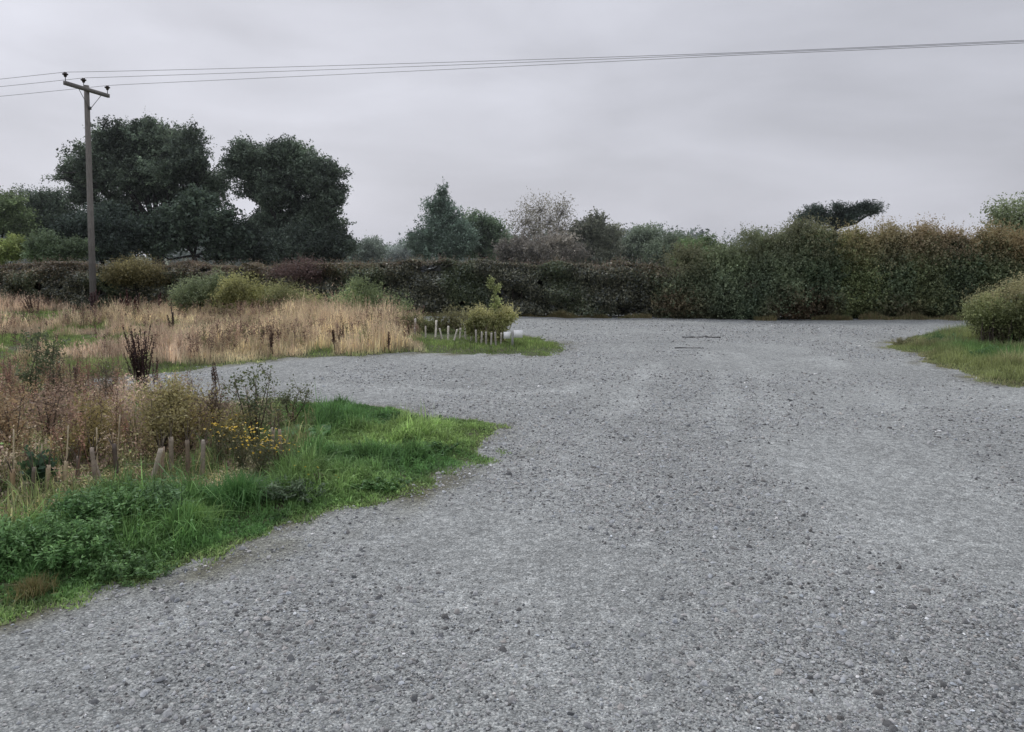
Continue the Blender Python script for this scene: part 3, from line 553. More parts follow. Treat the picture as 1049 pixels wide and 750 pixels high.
for i in range(520):
    s = R.uniform(5, cum[-1] - 24); x, y = along(s); b = np.array([x, y + R.uniform(.3, .9), -.03]); H_ = float(hh_top(np.array([x]))[0])
    e = b + [R.normal(0, .2), R.normal(0, .15), H_ * R.uniform(.6, .92)]; acc.tube([b, (b + e) / 2 + R.normal(size=3) * .06, e], [.022, .016, .006], (.05, .04, .035), 4, False)
acc.build('stems', M_bark, ht)

# ------------------------------------------------------------------ tall shrubs on the right, behind the hedge
GR, GR2 = (.078, .105, .062), (.185, .215, .12); TOP = (.27, .205, .12)
rows = []
spec = [(704, 284, (.14, .14, .08), 'low green shrub rising out of the end of the dark hedge'), (742, 266, (.12, .14, .075), 'grey green willowy shrub joining the round green shrub'), (772, 242, (.14, .15, .085), 'willowy shrub with a rounded shoulder of loose shoots'), (804, 226, (.15, .15, .09), 'tallest willowy shrub in the row with loose upright shoots'),
        (838, 236, (.19, .18, .10), 'tall dark green shrub under the flat pine with few brown tips'), (873, 233, (.25, .21, .11), 'tall olive shrub with yellowish shoot tips just past the flat pine'),
        (908, 236, (.27, .22, .13), 'tall shrub with tan topped shoots below the open sky past the pine'), (942, 236, (.29, .225, .145), 'pinkish topped tall shrub before the clipped bush'),
        (976, 238, (.28, .21, .135), 'rusty pink topped shrub just above the clipped bush'), (1010, 240, (.26, .20, .11), 'tan topped shrub beside the tall loose tree'),
        (1042, 242, (.26, .19, .10), 'tan topped shrub below the tall loose tree'), (1082, 240, (.25, .19, .10), 'tan topped shrub past the tall loose tree at the row end')]
for u, vt, tc_, lab in spec:
    y = 24.5 - .0016 * (u - 742); j = lambda a: R.normal(0, a)
    vt += j(4); rows.append((u, y, [(u + j(5), vt + 18, 17, 17), (u + j(14), vt + 13 + abs(j(5)), 8, 11), (u - 12 + j(4), vt + 34, 15, 18), (u + 12 + j(4), vt + 32 + j(4), 15, 18), (u, 280, 25, 22, -.1), (u + j(5), 303, 25, 22, -.25), (u + 14, 311, 18, 15, -.3), (u - 13, 311, 18, 15, -.3)], tc_, lab))
for i, (u, y, bl, tc_, lab) in enumerate(rows):
    tn = [(.85, .85, .9), (1, 1, 1.1), (.9, .95, 1.05), (1.15, 1.15, 1.2), (.75, .82, .85), (1.1, 1.1, .9), (.85, .9, .9), (1.1, 1.05, .95), (.8, .85, .85), (1, 1, .95), (.9, .95, .9), (1, 1, 1)][i]
    tree('tall_shrub', lab, 'shrub', u, y, bl, .05, 4600, 17, .062, .07, tuple(np.array(GR) * tn), tuple(np.array(GR2) * tn), topc=tc_, botc=(.15, .10, .065), spray=1300, spray_len=.62, gap=.32, gscale=1.7, macro=.2, seed=100 + i, parts=('stems', 'foliage'), group='tall shrubs in a row beyond the gravel', twigs=60, mat=M_leaf, twup=1.0, shell=(.2, 1.05))
tree('loose_tree', 'pale green loosely branched tree rising above the tall shrubs', 'tree', 1042, 33, [(1040, 232, 22, 16), (1062, 228, 28, 22), (1046, 250, 26, 16), (1024, 224, 9, 8)], .1, 620, 16, .1, .22, (.15, .18, .10), (.27, .31, .18), macro=.08, spray=260, spray_len=1.0, seed=31, twigs=240, bark=(.08, .07, .055))

n_ = 26000; x_ = R.uniform(-3, 24, n_); yb = np.interp(x_, hl[:, 0], hl[:, 1]) - .12 - np.abs(R.normal(0, .10, n_)) * (1 + .8 * vn(np.column_stack([x_, x_ * 0]), 1.2, 191)).clip(.1, 3) - .35 * smooth(x_, 4, 8)
kk_ = vn(np.column_stack([x_, x_ * 0]), 2.1, 192) > -.5; pp = np.column_stack([x_, yb])[kk_]
acc = Acc(); acc.blades(np.column_stack([pp, gzs(pp)]), R.uniform(.04, .2, len(pp)) * (1 + .4 * vn(pp, 3, 193)).clip(.3, 2), .012, mixc((.14, .16, .07), (.24, .18, .11), R.uniform(0, 1, len(pp))), .6)
tag(acc.build('hedge_foot_grass', M_grass), 'ragged dull grass and dead stalks along the hedge foot', 'grass', kind='stuff')
# ------------------------------------------------------------------ clipped bush, right
SHB = dict(parts=('stems', 'foliage'), mat=M_leaf)
tree('clipped_bush', 'bushy yellow green shrub with dark bare stems on the grass verge', 'bush', 1040, 15.4, [(1022, 319, 24, 12), (1052, 309, 26, 14), (1040, 302, 10, 7), (1012, 310, 8, 5), (1040, 334, 34, 14, .2), (1080, 326, 38, 24), (1003, 324, 12, 9)], .03, 3000, 20, .035, .07,
     (.11, .135, .06), (.22, .235, .11), topc=(.29, .26, .145), spray=1000, spray_len=.42, gap=.2, gscale=5, seed=33, twigs=120, **SHB)
bt = bpy.data.objects['clipped_bush']; acc = Acc()
for i in range(90):
    u = R.uniform(1008, 1085); y = 15.1 + R.uniform(0, .9); b = P(u, 300, y); b[2] = .1; acc.tube([b, b + [R.normal(0, .04), R.normal(0, .04), .28], b + [R.normal(0, .1), R.normal(0, .08), .62]], [.014, .011, .006], (.07, .055, .045), 4, False)
acc.build('lower_stems', M_bark, bt)
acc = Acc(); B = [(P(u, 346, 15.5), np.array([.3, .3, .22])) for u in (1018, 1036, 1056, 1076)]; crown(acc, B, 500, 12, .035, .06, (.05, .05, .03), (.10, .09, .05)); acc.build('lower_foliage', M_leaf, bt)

# ------------------------------------------------------------------ shrubs in the meadow
def shrub(label, u, y, bl, ncl, size, col, col2, sd, top=None, spray=260, sl=.5, per=14, cr=.10, name='meadow_shrub', cat='shrub', r0=.035, group=None, twigs=50, gap=.3):
    return tree(name, label, cat, u, y, bl, r0, ncl, per, size, cr, col, col2, topc=top, spray=spray, spray_len=sl, seed=sd, twigs=twigs, group=group, gap=gap, gscale=3, **SHB)
shrub('yellow leaved shrub in the dry grass in front of the hedge', 252, 23.5, [(245, 300, 17, 11), (266, 306, 16, 9), (232, 308, 10, 8)], 800, .055, (.21, .22, .09), (.38, .37, .17), 41)
shrub('olive yellow low shrub trailing beside the yellow leaved shrub', 300, 23, [(290, 308, 17, 8), (315, 313, 14, 6)], 550, .05, (.17, .19, .085), (.29, .29, .14), 42)
shrub('grey green shrub between the utility pole and the yellow leaved shrub', 205, 24.2, [(204, 302, 18, 11), (222, 298, 10, 12), (190, 308, 12, 8)], 700, .055, (.12, .15, .085), (.22, .25, .14), 43)
shrub('mid green shrub with one pointed shoot in front of the hedge', 376, 21.8, [(368, 300, 7, 9), (374, 309, 18, 9), (400, 315, 17, 6), (352, 314, 10, 7)], 900, .05, (.12, .16, .08), (.22, .26, .13), 44)
shrub('golden brown shrub growing up through the hedge by the pole', 140, 26.6, [(138, 279, 16, 9), (122, 284, 14, 8), (156, 284, 16, 8)], 700, .055, (.10, .095, .05), (.18, .155, .075), 45)
shrub('reddish shrub growing up through the hedge below the round topped oak', 305, 25.9, [(312, 282, 18, 9), (290, 285, 12, 6)], 420, .055, (.09, .065, .058), (.13, .09, .078), 46)
shrub('low olive shrub behind the far row of tree guards', 466, 18.6, [(470, 328, 13, 5), (488, 326, 8, 4), (456, 334, 8, 5)], 300, .04, (.10, .10, .05), (.17, .16, .085), 47, spray=80, sl=.18, gap=.3)
shrub('leafy weeds shrub at the hedge end of the tree guards', 425, 18.5, [(423, 334, 10, 6), (440, 336, 9, 5)], 260, .04, (.10, .11, .05), (.17, .17, .08), 48, spray=60, sl=.15, gap=.3)
# sapling on the grass island
it = tree('island_sapling', 'bushy yellow green sapling with one tall leafy shoot beside the small sign', 'sapling', 506, 16.6, [(503, 333, 14, 9), (491, 328, 8, 7), (518, 326, 9, 7), (505, 343, 13, 8), (484, 336, 6, 6)], .03, 900, 13, .042, .05,
          (.16, .18, .07), (.32, .32, .14), topc=(.34, .32, .16), spray=260, spray_len=.28, gap=.3, gscale=5, seed=50, twigs=80, **SHB)
acc = Acc(); B = blobs_px([(507, 300, 2.2, 5), (503, 291, 3.0, 4), (509, 309, 2.6, 5), (507, 318, 3, 6), (511, 296, 1.6, 3)], 16.6); crown(acc, B, 120, 9, .042, .035, (.18, .22, .09), (.34, .36, .17)); a = P(506, 325, 16.6); b = P(504, 286, 16.6)
acc.tube([a, (a + b) / 2 + [.03, 0, 0], b], [.012, .009, .004], (.12, .11, .07), 5); acc.build('leading_shoot', M_leaf, it)

# ------------------------------------------------------------------ scrub saplings in the near plot
def near_sapling(label, u, v, top_v, w_px, col, col2, sd, n=260, size=.02, name='young_tree', dens=12, stems=4, bark=(.09, .07, .05), clumpr=.035):
    b = G(u, v); y = b[1]; b[2] = .08; t = thing(name, label, 'sapling', b); k = pxm(y); H_ = P(u, top_v, y)[2] - .08; W = w_px * k
    ac, al = Acc(), Acc()
    for s_ in range(stems):
        e = b + [R.normal(0, W * .35), R.normal(0, W * .3), H_ * R.uniform(.75, 1.0)]; m1 = b + (e - b) * .5 + [R.normal(0, .03), R.normal(0, .03), 0]
        ac.tube([b, m1, e], [.009, .006, .0025], bark, 5)
        for j in range(7):
            tt = R.uniform(.3, 1); s0 = (b + (m1 - b) * tt * 2) if tt < .5 else (m1 + (e - m1) * (tt - .5) * 2); e2 = s0 + [R.normal(0, W * .4), R.normal(0, W * .35), R.uniform(.0, .16)]
            ac.tube([s0, (s0 + e2) / 2, e2], [.0035, .0025, .0015], bark, 3, False)
            q = s0 + (e2 - s0) * R.uniform(.15, 1.05, (n // (stems * 7) * dens // 4, 1)); q = q + R.normal(size=q.shape) * clumpr
            cc = mixc(col, col2, R.uniform(0, 1, len(q))) * np.exp(R.normal(0, .2, len(q)))[:, None]; al.leaves(q, size * np.exp(R.normal(0, .3, len(q))), cc, .3, .65)
    ac.build('stems', M_bark, t); al.build('foliage', M_leaf, t); return t
Y1, Y2 = (.19, .17, .08), (.33, .29, .14)
near_sapling('ochre leaved hawthorn sapling spreading over the tree guards', 168, 480, 396, 46, Y1, Y2, 1, 1300, .024, stems=7, clumpr=.05)
near_sapling('smaller ochre sapling between the dark dock clump and the guards', 195, 470, 405, 38, (.2, .17, .07), (.3, .25, .1), 2, 800, .022, stems=6, clumpr=.05)
near_sapling('olive brown sapling behind the caned tree guards', 92, 488, 412, 36, (.17, .14, .06), (.28, .23, .10), 3, 800, .022, stems=6, clumpr=.05)
near_sapling('pinkish brown seeding shrub with fluffy heads', 52, 470, 395, 44, (.22, .15, .11), (.32, .24, .18), 4, 900, .020, stems=7, clumpr=.05)
near_sapling('rusty brown shrub at the frame edge of the plot', 8, 500, 405, 40, (.22, .15, .09), (.33, .25, .15), 5, 900, .022, stems=7, clumpr=.05)
near_sapling('slender sapling with sparse grey green leaves on one straight stem', 38, 440, 330, 26, (.07, .09, .045), (.13, .15, .08), 6, 420, .028, stems=3)
near_sapling('sparse dark twiggy sapling beside the slender grey green one', 62, 430, 355, 22, (.08, .08, .05), (.14, .12, .08), 7, 280, .024, stems=4)
near_sapling('twiggy rose sapling arching over the gravel inlet', 262, 468, 378, 34, (.06, .085, .04), (.12, .13, .06), 8, 420, .024, stems=6)
near_sapling('dark twiggy shrub with brown seed heads beside the arching rose', 222, 460, 392, 26, (.13, .10, .075), (.22, .17, .12), 9, 520, .02, stems=6)
near_sapling('low arching sprig reaching towards the grass', 300, 440, 396, 26, (.07, .09, .045), (.13, .14, .07), 10, 260, .022, stems=4)
near_sapling('ochre sapling half hiding the ragwort', 240, 474, 420, 26, (.16, .15, .06), (.26, .22, .09), 11, 500, .02, stems=5)
near_sapling('leaf-thin dark sapling standing by the dark dock clump', 112, 440, 365, 16, (.08, .07, .05), (.14, .12, .08), 12, 160, .02, stems=3)
near_sapling('dark green broad leaved sapling at the foot of a cane', 46, 516, 472, 14, (.03, .06, .03), (.06, .10, .05), 13, 110, .05, stems=3)

# ------------------------------------------------------------------ dock spires
def dock(label, u, v, top_v, w_px, nst, col=(.075, .04, .035), y=None, name='dock_plant', group='dead dock plants'):
    b = G(u, v); k = pxm(b[1]); b[2] = .06; t = thing(name, label, 'plant', b, group); ac, al = Acc(), Acc(); H_ = P(u, top_v, b[1])[2]
    for s_ in range(nst):
        e = b + [R.normal(0, w_px * k * .35), R.normal(0, w_px * k * .3), H_ * R.uniform(.6, 1.0)]; b2 = b + [R.normal(0, .03), R.normal(0, .03), 0]
        ac.tube([b2, (b2 + e) / 2 + [R.normal(0, .015), 0, 0], e], [.006, .005, .002], np.array(col) * .8, 4, False)
        al = Acc(); m = 120; tt = R.uniform(.35, 1, (m, 1)); q = b2 + (e - b2) * tt + R.normal(size=(m, 3)) * .018 * (1.25 - tt); al.leaves(q, R.uniform(.012, .026, m) * max(1, k / .014), np.array(col) * np.exp(R.normal(0, .3, m))[:, None], 0, .7); al.build('seed_head', M_leaf, t)
    ac.build('stems', M_bark, t); return t
dock('tall dark brown dock clump standing before the gravel inlet', 146, 414, 336, 18, 34, (.045, .026, .023))
dock('slim dark dock beside the big dock clump', 160, 406, 358, 9, 3, (.09, .055, .045))
dock('wide dark dock clump at the foot of the utility pole', 97, 326, 296, 12, 12, (.085, .05, .05))
dock('open dark dock clump a step along from the pole foot', 128, 328, 298, 10, 8)
dock('thin dock spires between pole and yellow shrub', 140, 330, 302, 6, 4)
dock('single purple brown dock against the hedge', 163, 322, 300, 4, 4, (.08, .04, .04))
dock('grey brown dead weed with forked top in the meadow', 178, 342, 316, 8, 4, (.11, .085, .07))
dock('brown dock spires by the field end of the meadow', 35, 330, 305, 12, 7, (.13, .09, .07))
dock('dark dock spire rising from the straw coloured grass', 278, 366, 335, 3, 3, (.09, .055, .04))
dock('dark dock near the straw edge with two spires', 342, 362, 338, 4, 3, (.09, .055, .04))
dock('short double dock before the mid green shrub', 350, 358, 330, 4, 3, (.10, .065, .045))
dock('brown dock at the end of the straw grass', 398, 362, 340, 3, 2, (.10, .065, .045))
dock('small dock next to the far tree guards', 418, 352, 332, 3, 2, (.11, .075, .05))
dock('thin brown stalks on the gravel inlet lip', 222, 404, 370, 8, 4, (.12, .085, .07))
dock('dead brown weed stalks beside the slender sapling', 78, 420, 372, 10, 5, (.15, .10, .085))
dock('pale pinkish dead stalks left of the slender sapling', 14, 420, 368, 10, 6, (.22, .15, .12))

# ------------------------------------------------------------------ ragwort
def ragwort(label, u, v, top_v, w_px, nst, fl):
    b = G(u, v); k = pxm(b[1]); b[2] = .08; t = thing('ragwort_plant', label, 'flower', b, 'yellow flowering ragwort'); ac, al, fw = Acc(), Acc(), Acc(); H_ = P(u, top_v, b[1])[2] - .08
    for s_ in range(nst):
        e = b + [R.normal(0, w_px * k * .4), R.normal(0, w_px * k * .35), H_ * R.uniform(.6, 1)]; ac.tube([b, (b + e) / 2 + R.normal(size=3) * .02, e], [.004, .003, .002], (.10, .10, .05), 4, False)
        m = 70; q = b + (e - b) * R.uniform(.1, .95, (m, 1)) + R.normal(size=(m, 3)) * .03; al.leaves(q, R.uniform(.015, .035, m), mixc((.07, .09, .05), (.17, .15, .09), R.uniform(0, 1, m)), .3, .45)
        for j in range(fl):
            c = e + R.normal(size=3) * [.06, .06, .045]; ac.tube([e - [0, 0, .05], c], [.0015, .001], (.1, .11, .05), 3, False)
            rr = R.uniform(.007, .013); a = np.arange(8) / 8 * 6.283; tilt = R.normal(size=2) * .4
            ring = np.stack([np.cos(a) * rr, np.sin(a) * rr, (np.cos(a) * tilt[0] + np.sin(a) * tilt[1]) * rr], 1) * np.where(np.arange(8) % 2, .75, 1.1)[:, None]
            V = np.vstack([ring + c, c + [0, 0, .004]]); yc = (.62, .42, .05) if R.uniform() < .7 else (.6, .5, .25); fw = Acc(); fw.add(V, [(i, (i + 1) % 8, 8) for i in range(8)], yc); fw.build('flower', M_leaf, t)
    ac.build('stems', M_bark, t); al.build('leaves', M_leaf, t); return t
ragwort('ragwort crowded with bright yellow flowers beside the ochre saplings', 248, 490, 436, 26, 9, 7)
ragwort('fullest yellow ragwort behind the small pointed grass tussock', 268, 494, 440, 26, 10, 7)
ragwort('ragwort going to seed with yellow and fluffy heads nearest the open grass', 288, 492, 446, 18, 8, 4)
ragwort('small ragwort sprig with three yellow heads in the grass', 312, 500, 478, 8, 3, 3)
ragwort('tall thin ragwort with pale heads behind the others', 225, 484, 432, 12, 5, 4)
ragwort('lone yellow ragwort on dark leaves at the grass edge', 327, 504, 486, 6, 2, 3)

# ------------------------------------------------------------------ tree guards and canes
def guard(label, u, v, hpx, d_px, col, lean, group, y=None, z0=.05, cane=0):
    b = G(u, v); k = pxm(b[1]); b[2] = z0; t = thing('tree_guard', label, 'tree guard', b, group); h = hpx * k; r = d_px * k / 2 * (.66 if k < .012 else .9); ac = Acc()
    ax = unit(np.array([math.tan(math.radians(lean)), R.normal(0, .05), 1.0])); top = b + ax * h
    m = 9; pts = [b + ax * h * i / (m - 1) + [R.normal(0, r * .06), 0, 0] for i in range(m)]; rad = np.array([r * (1 + .07 * math.sin(i * 2.1)) for i in range(m)]); ac.tube(pts, rad, col, 10, True); ac.build('tube', M_plastic, t, True)
    sp_ = Acc(); tt = np.linspace(0, 1, 40); s1 = unit(np.cross(ax, [0, 1, 0])); s2 = np.cross(ax, s1); hp = b + ax * (tt * h)[:, None] + (np.cos(tt * 44)[:, None] * s1 + np.sin(tt * 44)[:, None] * s2) * r * 1.04
    sp_.tube(hp, .0022 + 0 * tt if k < .012 else .004 + 0 * tt, np.array(col) * .7, 4, False); sp_.build('spiral_edge', M_plastic, t)
    st = Acc()
    for i in range(3):
        e = top + [R.normal(0, .06), R.normal(0, .05), R.uniform(.05, .18)]; st.tube([top - ax * .05, (top + e) / 2, e], [.005, .004, .002], (.10, .08, .06), 4, False)
    st.build('stem', M_bark, t)
    return t
def cane(label, u, v, top_v, lean=2, group='thin bamboo canes'):
    b = G(u, v); b[2] = .04; e = P(u + lean, top_v, b[1] + R.normal(0, .03)); ac = Acc(); pts = [b + (e - b) * i / 8 for i in range(9)]
    ac.tube(pts, [.0065 - .0002 * i + (.0012 if i % 2 else 0) for i in range(9)], (.52, .43, .29), 6); o = ac.build('bamboo_cane', M_plastic); tag(o, label, 'cane', group)
NG = [(14, 522, 34, 7, (.34, .24, .14), 0, 'rusty topped beige tree guard with a pale cane'), (34, 525, 38, 6.5, (.14, .11, .08), 1, 'dark brown tree guard behind the broad leaved sapling'),
      (48, 518, 34, 6.5, (.42, .33, .22), 3, 'short pale tree guard behind dark green leaves'), (67, 512, 32, 7, (.50, .40, .25), 0, 'clean buff tree guard below the straightest cane'),
      (79, 506, 32, 6, (.18, .14, .11), 4, 'dull grey brown tree guard beside the buff guard'), (99, 508, 42, 6, (.30, .24, .19), -3, 'split weathered tree guard with peeling sides'),
      (107, 506, 34, 4, (.34, .28, .22), -16, 'thin tree guard leaning against the split one'), (121, 500, 38, 6.5, (.10, .075, .06), -4, 'blackish brown tree guard wrapped around a dead stem'),
      (155, 500, 36, 7.5, (.50, .43, .34), 18, 'pale tree guard tilting sharply towards the ragwort'), (165, 498, 34, 6, (.38, .29, .21), 6, 'tan tree guard close behind the tilting one'),
      (176, 488, 34, 7, (.30, .25, .19), 1, 'upright grey tan tree guard between the tilting guard and the brown one'), (193, 496, 38, 6.5, (.19, .145, .10), 0, 'dark tan tree guard under the ochre leaves'),
      (207, 494, 36, 7, (.28, .24, .19), 3, 'grey tree guard next to the ragwort'), (281, 478, 34, 5, (.34, .29, .22), 0, 'narrow beige tree guard standing among ragwort seed heads'),
      (289, 480, 34, 5, (.34, .27, .19), -2, 'narrow tan tree guard at the grass side of the ragwort')]
for u, v, h, dpx, c, ln, lab in NG: guard(lab, u, v + 3, h * 1.15, dpx, c, ln, 'spiral tree guards in the brown scrub')
for u, v, tv, ln, lab in [(14, 520, 440, 0, 'pale bamboo cane rising from the rusty topped guard'), (40, 515, 455, 3, 'leaning bamboo cane behind the dark brown guard'), (67, 510, 436, 3, 'straight bamboo cane above the clean buff guard'),
                          (100, 500, 438, -1, 'weathered bamboo cane above the split guard'), (119, 492, 425, 4, 'slim bamboo cane beside the blackish guard'), (162, 490, 448, 6, 'short cane leaning with the tilted pale guard'),
                          (248, 470, 412, 0, 'bamboo cane standing behind the ragwort'), (204, 470, 428, 0, 'thin white stick in the ochre leaves'), (218, 468, 432, -3, 'thin bent cane beside the ochre sapling')]:
    cane(lab, u, v, tv, ln)
FG = [(425, 348, 20, 2.4, .44, 2), (436, 350, 14, 1.8, .38, 0), (446, 349, 19, 2.2, .55, 3), (453, 350, 12, 2, .38, -14), (459, 352, 16, 2.4, .50, 1), (465, 352, 13, 2.2, .52, 16), (471, 350, 12, 2, .42, 4), (477, 351, 15, 2, .40, -3), (483, 352, 17, 2.2, .36, 2), (488, 355, 15, 2.2, .30, -2), (493, 356, 14, 2.2, .34, 3), (498, 357, 15, 2.2, .28, 0), (503, 357, 14, 2.2, .32, 2), (508, 357, 15, 2.2, .28, -3), (513, 356, 13, 2, .34, 3)]
fl = ['tallest white tree guard at the straw end of the far row', 'thin pale tree guard second from the straw end of the far row', 'bright white tree guard leaning a little in the far row', 'short white tree guard leaning towards the straw grass', 'thick white tree guard midway along the far row', 'white tree guard tipped towards the sapling', 'short cream tree guard just past the tipped one', 'slim cream tree guard midway between tipped guard and sapling', 'tall beige tree guard just before the bushy sapling', 'first brown guard below the bushy sapling leaves', 'second brownish guard below the bushy sapling, slightly paler', 'brown tree guard directly under the sapling crown', 'greyish tree guard just past the sapling stem', 'dull brown guard leaning back under the sapling', 'last small guard of the far row, beside the sign']
for (u, v, h, dpx, g, ln), lab in zip(FG, fl): g = min(.85, g * 1.5); guard(lab, u, v, h, dpx, (g, g * .93, g * .82), ln, 'spiral tree guards on the grass island')

# ------------------------------------------------------------------ small sign
b = G(525, 357); k = pxm(b[1]); t = thing('small_sign', 'low grey post carrying two small blank white boards on the grass island', 'sign', (b[0], b[1], 0))
ac = Acc(); ac.box(b + [0, 0, .17], (.05, 0, 0), (0, .05, 0), (0, 0, .40), (.30, .30, .28)); ac.build('post', M_wood, t)
for du, wv, hv, zz, rz in ((-5.6, .15, .145, .29, .3), (5.8, .19, .16, .32, -.1)):
    ac = Acc(); c = b + [du * k, -.035, zz]; dx = np.array([math.cos(rz), math.sin(rz), 0]) * wv; ac.box(c, dx, np.array([-math.sin(rz), math.cos(rz), 0]) * .012, (0, 0, hv), (.92, .92, .91)); ac.build('board', M_paint, t)
b = P(574, 300, 22.5)
# ------------------------------------------------------------------ half-buried timbers in the gravel
for u0, u1, v, lab in ((699, 738, 346.6, 'longer dark timber strip half buried in the far gravel'), (691, 721, 356.3, 'shorter dark timber strip half buried in the gravel')):
    a, e = G(u0, v), G(u1, v + .3); ac = Acc(); c = (a + e) / 2; m = 9
    pts = [a + (e - a) * i / (m - 1) + [0, R.normal(0, .006), .004 + gzs(a[None])[0] + R.normal(0, .004)] for i in range(m)]; ac.tube(pts, [.02 + R.uniform(-.005, .005) for _ in range(m)], (.03, .03, .03), 8); tag(ac.build('buried_timber', M_wood), lab, 'timber', 'dark timbers in the gravel')

# ------------------------------------------------------------------ tussocks, leafy weeds, big dock leaves
def tussock(label, u, v, n, h, spread, col, col2, lean=.9, w_=.006):
    b = G(u, v); b[2] = float(over(h_near)(b[None, :2])[0]); t = Acc(); a = R.uniform(0, 6.283, n); r = np.abs(R.normal(0, spread, n)); p = b + np.stack([np.cos(a) * r, np.sin(a) * r, 0 * a], 1)
    t.blades(p, h * R.uniform(.6, 1.1, n), w_, mixc(col, col2, R.uniform(0, 1, n)), lean, leandir=None); tag(t.build('grass_tussock', M_grass), label, 'grass tussock', 'grass tussocks on the verge')
tussock('dark green arching tussock below the ragwort', 245, 520, 900, .30, .10, (.05, .12, .04), (.10, .19, .06))
tussock('rusty orange dead grass tuft by the gravel edge', 33, 607, 420, .13, .06, (.24, .18, .09), (.14, .17, .06), .8, .004)
tussock('light green soft tussock amid the leafy weeds', 195, 545, 600, .22, .10, (.10, .19, .05), (.17, .26, .08))
tussock('small tufty tussock at the tip of the grey pile of stems', 312, 430, 500, .16, .12, (.05, .11, .03), (.09, .17, .05))
def weed(label, u, v, wpx, h, n, size, col, col2, name='leafy_weed', aspect=.32, hf=None):
    b = G(u, v); k = pxm(b[1]); b[2] = float(over(hf or h_near)(b[None, :2])[0]); t = thing(name, label, 'weed', b, 'leafy green weeds on the verge'); ac, al = Acc(), Acc(); W = wpx * k
    for s_ in range(n):
        p0 = b + [R.normal(0, W * .3), R.normal(0, W * .2), 0]; e = p0 + [R.normal(0, .07), R.normal(0, .07) - .02, h * R.uniform(.3, 1.15)]; ac.tube([p0, (p0 + e) / 2 + R.normal(size=3) * .012, e], [.0028, .0022, .0015], (.08, .12, .05), 4, False)
        m = 46; tt = R.uniform(.1, 1.02, (m, 1)); out_d = unit(R.normal(size=(m, 3)) * [1, 1, .35]); q = p0 + (e - p0) * tt + out_d * size * .6
        al.leaves(q, size * R.uniform(.5, 1.2, m), mixc(col, col2, R.uniform(0, 1, m) * .7 + .3 * (tt[:, 0] > .8)) * np.exp(R.normal(0, .2, m))[:, None], .55, aspect, dirs=out_d * 2)
    ac.build('stems', M_leaf, t); al.build('leaves', M_leaf, t)
WG, WG2 = (.07, .15, .05), (.16, .27, .10)
weed('broad mound of dark nettle-like weeds along the verge', 70, 575, 85, .24, 120, .04, WG, WG2)
weed('tall leafy weeds below the buff tree guard', 85, 548, 60, .22, 80, .04, WG, (.12, .20, .08))
weed('leafy weeds sprawling under the split tree guard', 125, 545, 55, .22, 80, .04, WG, WG2)
weed('pale tipped weeds in front of the tilting guard', 165, 540, 50, .26, 60, .04, (.05, .11, .045), (.14, .22, .10))
weed('dark leafy weeds beside the rusty grass tuft', 10, 580, 60, .22, 80, .04, WG, WG2)
weed('low weeds at the grass lip near the gravel', 130, 585, 60, .14, 50, .035, (.05, .10, .035), WG2)
weed('grey leaved weed mound under the yellow ragwort', 285, 515, 40, .14, 45, .04, (.07, .10, .06), (.15, .19, .12))
weed('dark leafy plant by the lone ragwort', 315, 512, 24, .13, 24, .035, (.05, .08, .045), (.12, .16, .09))
weed('small clover mound on the open grass', 385, 500, 40, .07, 40, .028, (.06, .13, .04), (.12, .2, .07), aspect=.8)
weed('low clover mound near the tip of the verge', 430, 465, 60, .07, 60, .026, (.05, .11, .035), (.10, .18, .06), aspect=.8)
weed('dark clover mound behind the big dock leaves', 400, 432, 60, .09, 60, .026, (.035, .085, .03), (.08, .15, .05), aspect=.8)
weed('low brown and green weeds at the tip of the grass verge by the far hedge', 930, 354, 26, .16, 40, .04, (.12, .12, .06), (.22, .20, .11), hf=h_right)
weed('dark green weed clump on the verge before the clipped bush', 962, 356, 24, .22, 50, .045, (.06, .12, .05), (.13, .21, .09), hf=h_right)
weed('dark nettle patch on the verge beneath the clipped bush', 1016, 374, 34, .2, 60, .04, (.05, .11, .045), (.11, .19, .08), hf=h_right)
def big_leaf_plant(label, u, v, n, L_, col):
    b = G(u, v); b[2] = float(over(h_near)(b[None, :2])[0]); t = thing('broadleaf_dock', label, 'plant', b, 'broad leaved docks'); 
    for i in range(n):
        a = R.uniform(0, 6.283); d = np.array([math.cos(a), math.sin(a), 0]); s = np.array([-d[1], d[0], 0]); l = L_ * R.uniform(.7, 1.1); wd = l * .2; ac = Acc(); V = []; m = 7
        for j in range(m):
            q = j / (m - 1); c = b + d * l * q * .8 + np.array([0, 0, l * (.75 * q - .6 * q * q) + .01]); ww = wd * math.sin(math.pi * (q * .93 + .05)) ** .7
            for e, zz in ((-1, .25), (0, 0), (1, .25)): V.append(c + s * ww * e + [0, 0, ww * zz + R.normal(0, .003)])
        F4 = [(3 * j + i2, 3 * j + i2 + 1, 3 * j + i2 + 4, 3 * j + i2 + 3) for j in range(m - 1) for i2 in (0, 1)]; ac.add(V, F4, np.array(col) * R.uniform(.8, 1.3)); ac.build('leaf', M_leaf, t, True)
big_leaf_plant('spreading broad leaved dock lying in the grass', 335, 452, 9, .34, (.06, .13, .04))
big_leaf_plant('broad leaved dock by the arching sprig', 300, 450, 7, .26, (.09, .17, .07))
big_leaf_plant('bright broad leaves under the blackish guard', 135, 520, 6, .26, (.08, .19, .04))

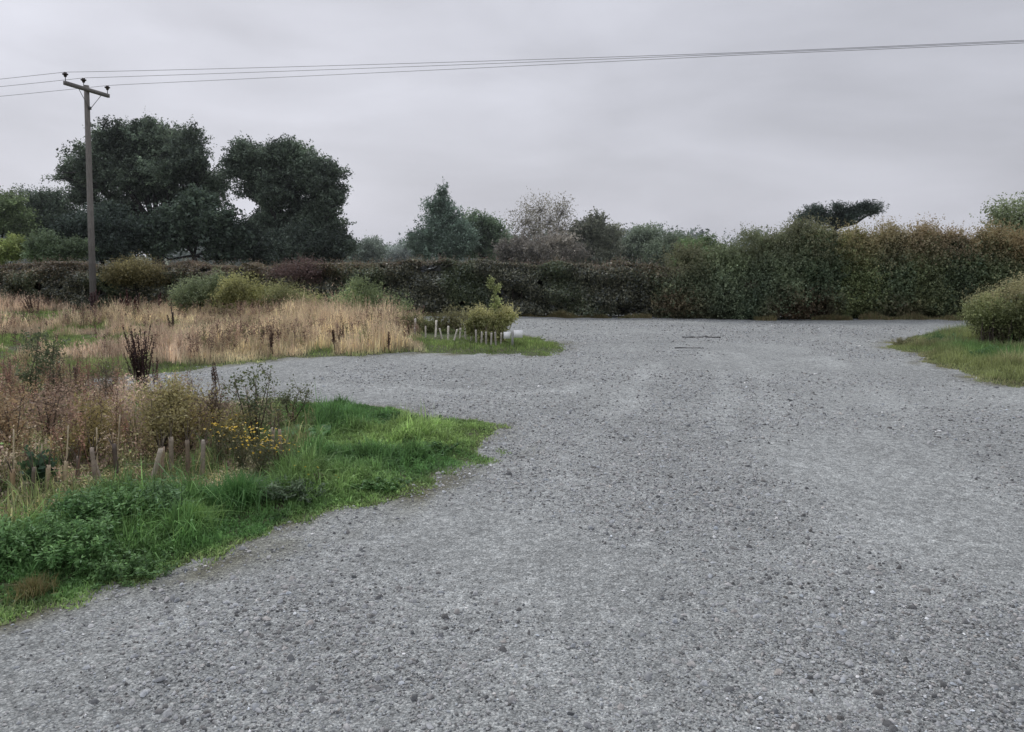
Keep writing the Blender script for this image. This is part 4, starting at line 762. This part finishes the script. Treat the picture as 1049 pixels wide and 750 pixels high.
# ------------------------------------------------------------------ utility pole and wires
base = G(96, 322); base[2] = 0; top = P(88.5, 86, base[1]); ax = unit(top - base)
t = thing('utility_pole', 'weathered wooden utility pole with a tilted crossarm and three insulators', 'pole', base)
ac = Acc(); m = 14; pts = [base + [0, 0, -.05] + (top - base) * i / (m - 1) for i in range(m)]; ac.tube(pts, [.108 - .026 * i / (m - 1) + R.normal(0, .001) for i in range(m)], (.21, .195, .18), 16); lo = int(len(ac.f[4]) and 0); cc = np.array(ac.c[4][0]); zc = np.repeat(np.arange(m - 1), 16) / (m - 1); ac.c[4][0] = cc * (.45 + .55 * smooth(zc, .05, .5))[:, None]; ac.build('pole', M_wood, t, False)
wd = unit(np.array([28, -4.9, 0])); ad = np.array([-wd[1], wd[0], 0]); ad = unit(ad)      # wires run along wd, arm across
armc = top - ax * .22 - wd * .13 * -1
A0, A1 = armc - ad * 1.12, armc + ad * .88
tl = np.array([0, 0, .0])
ac = Acc(); ac.box((A0 + A1) / 2, (A1 - A0), wd * .09, (0, 0, .12), (.17, .16, .15)); ac.build('crossarm', M_wood, t)
for s_ in (-1, 1):
    ac = Acc(); a = armc + ad * .5 * s_ + [0, 0, -.07]; e = top - ax * .85 + wd * .10; ac.tube([a, e], [.010, .010], (.14, .14, .14), 6); ac.build('brace', M_wire, t)
ac = Acc(); c = top - ax * .8 + wd * .1; ac.box(c, wd * .05, ad * .10, (0, 0, .10), (.08, .08, .08)); ac.build('bracket', M_wire, t)
ins = []
for q in (A0 + ad * .05, armc - ad * .28, A1 - ad * .05):
    g = thing if False else None; ac = Acc(); z0 = q + [0, 0, .06]
    ac.tube([z0, z0 + [0, 0, .17]], [.013, .013], (.08, .08, .08), 6); pr = ac.build('insulator', M_wire, t)
    ac = Acc(); ac.tube([z0 + [0, 0, h_] for h_ in (.13, .15, .19, .20, .235, .24, .27, .29)], [.03, .045, .05, .085, .09, .05, .05, .03], (.035, .025, .025), 14)
    cpn = ac.build('ceramic_cap', M_ceramic); cpn.data.transform(__import__('mathutils').Matrix.Translation(-Vector(t.location))); cpn.parent = pr
    ins.append(z0 + [0, 0, .285])
for i, (q, lab) in enumerate(zip(ins, ('power line carried on the insulator at the near end of the crossarm', 'power line carried on the insulator beside the pole top', 'power line carried on the insulator at the far end of the crossarm'))):
    pts = []; mid = ins[1]
    for s in np.linspace(-60, 60, 161):
        if s > 0: f = 1 - .86 * min(s / 21.0, 1) ** .8; pts.append(mid + (q - mid) * f + wd * s + [0, 0, -.013 * s + .00022 * s * s])
        else: a_ = -s / 62; pts.append(q + unit(np.array([-28, 5.6, 0])) * -s + [0, 0, -2.8 * a_ * (1 - a_)])
    ac = Acc(); ac.tube(pts, .0075, (.20, .20, .21), 5, False); tag(ac.build('power_line', M_wire), lab, 'power line', 'overhead power lines')
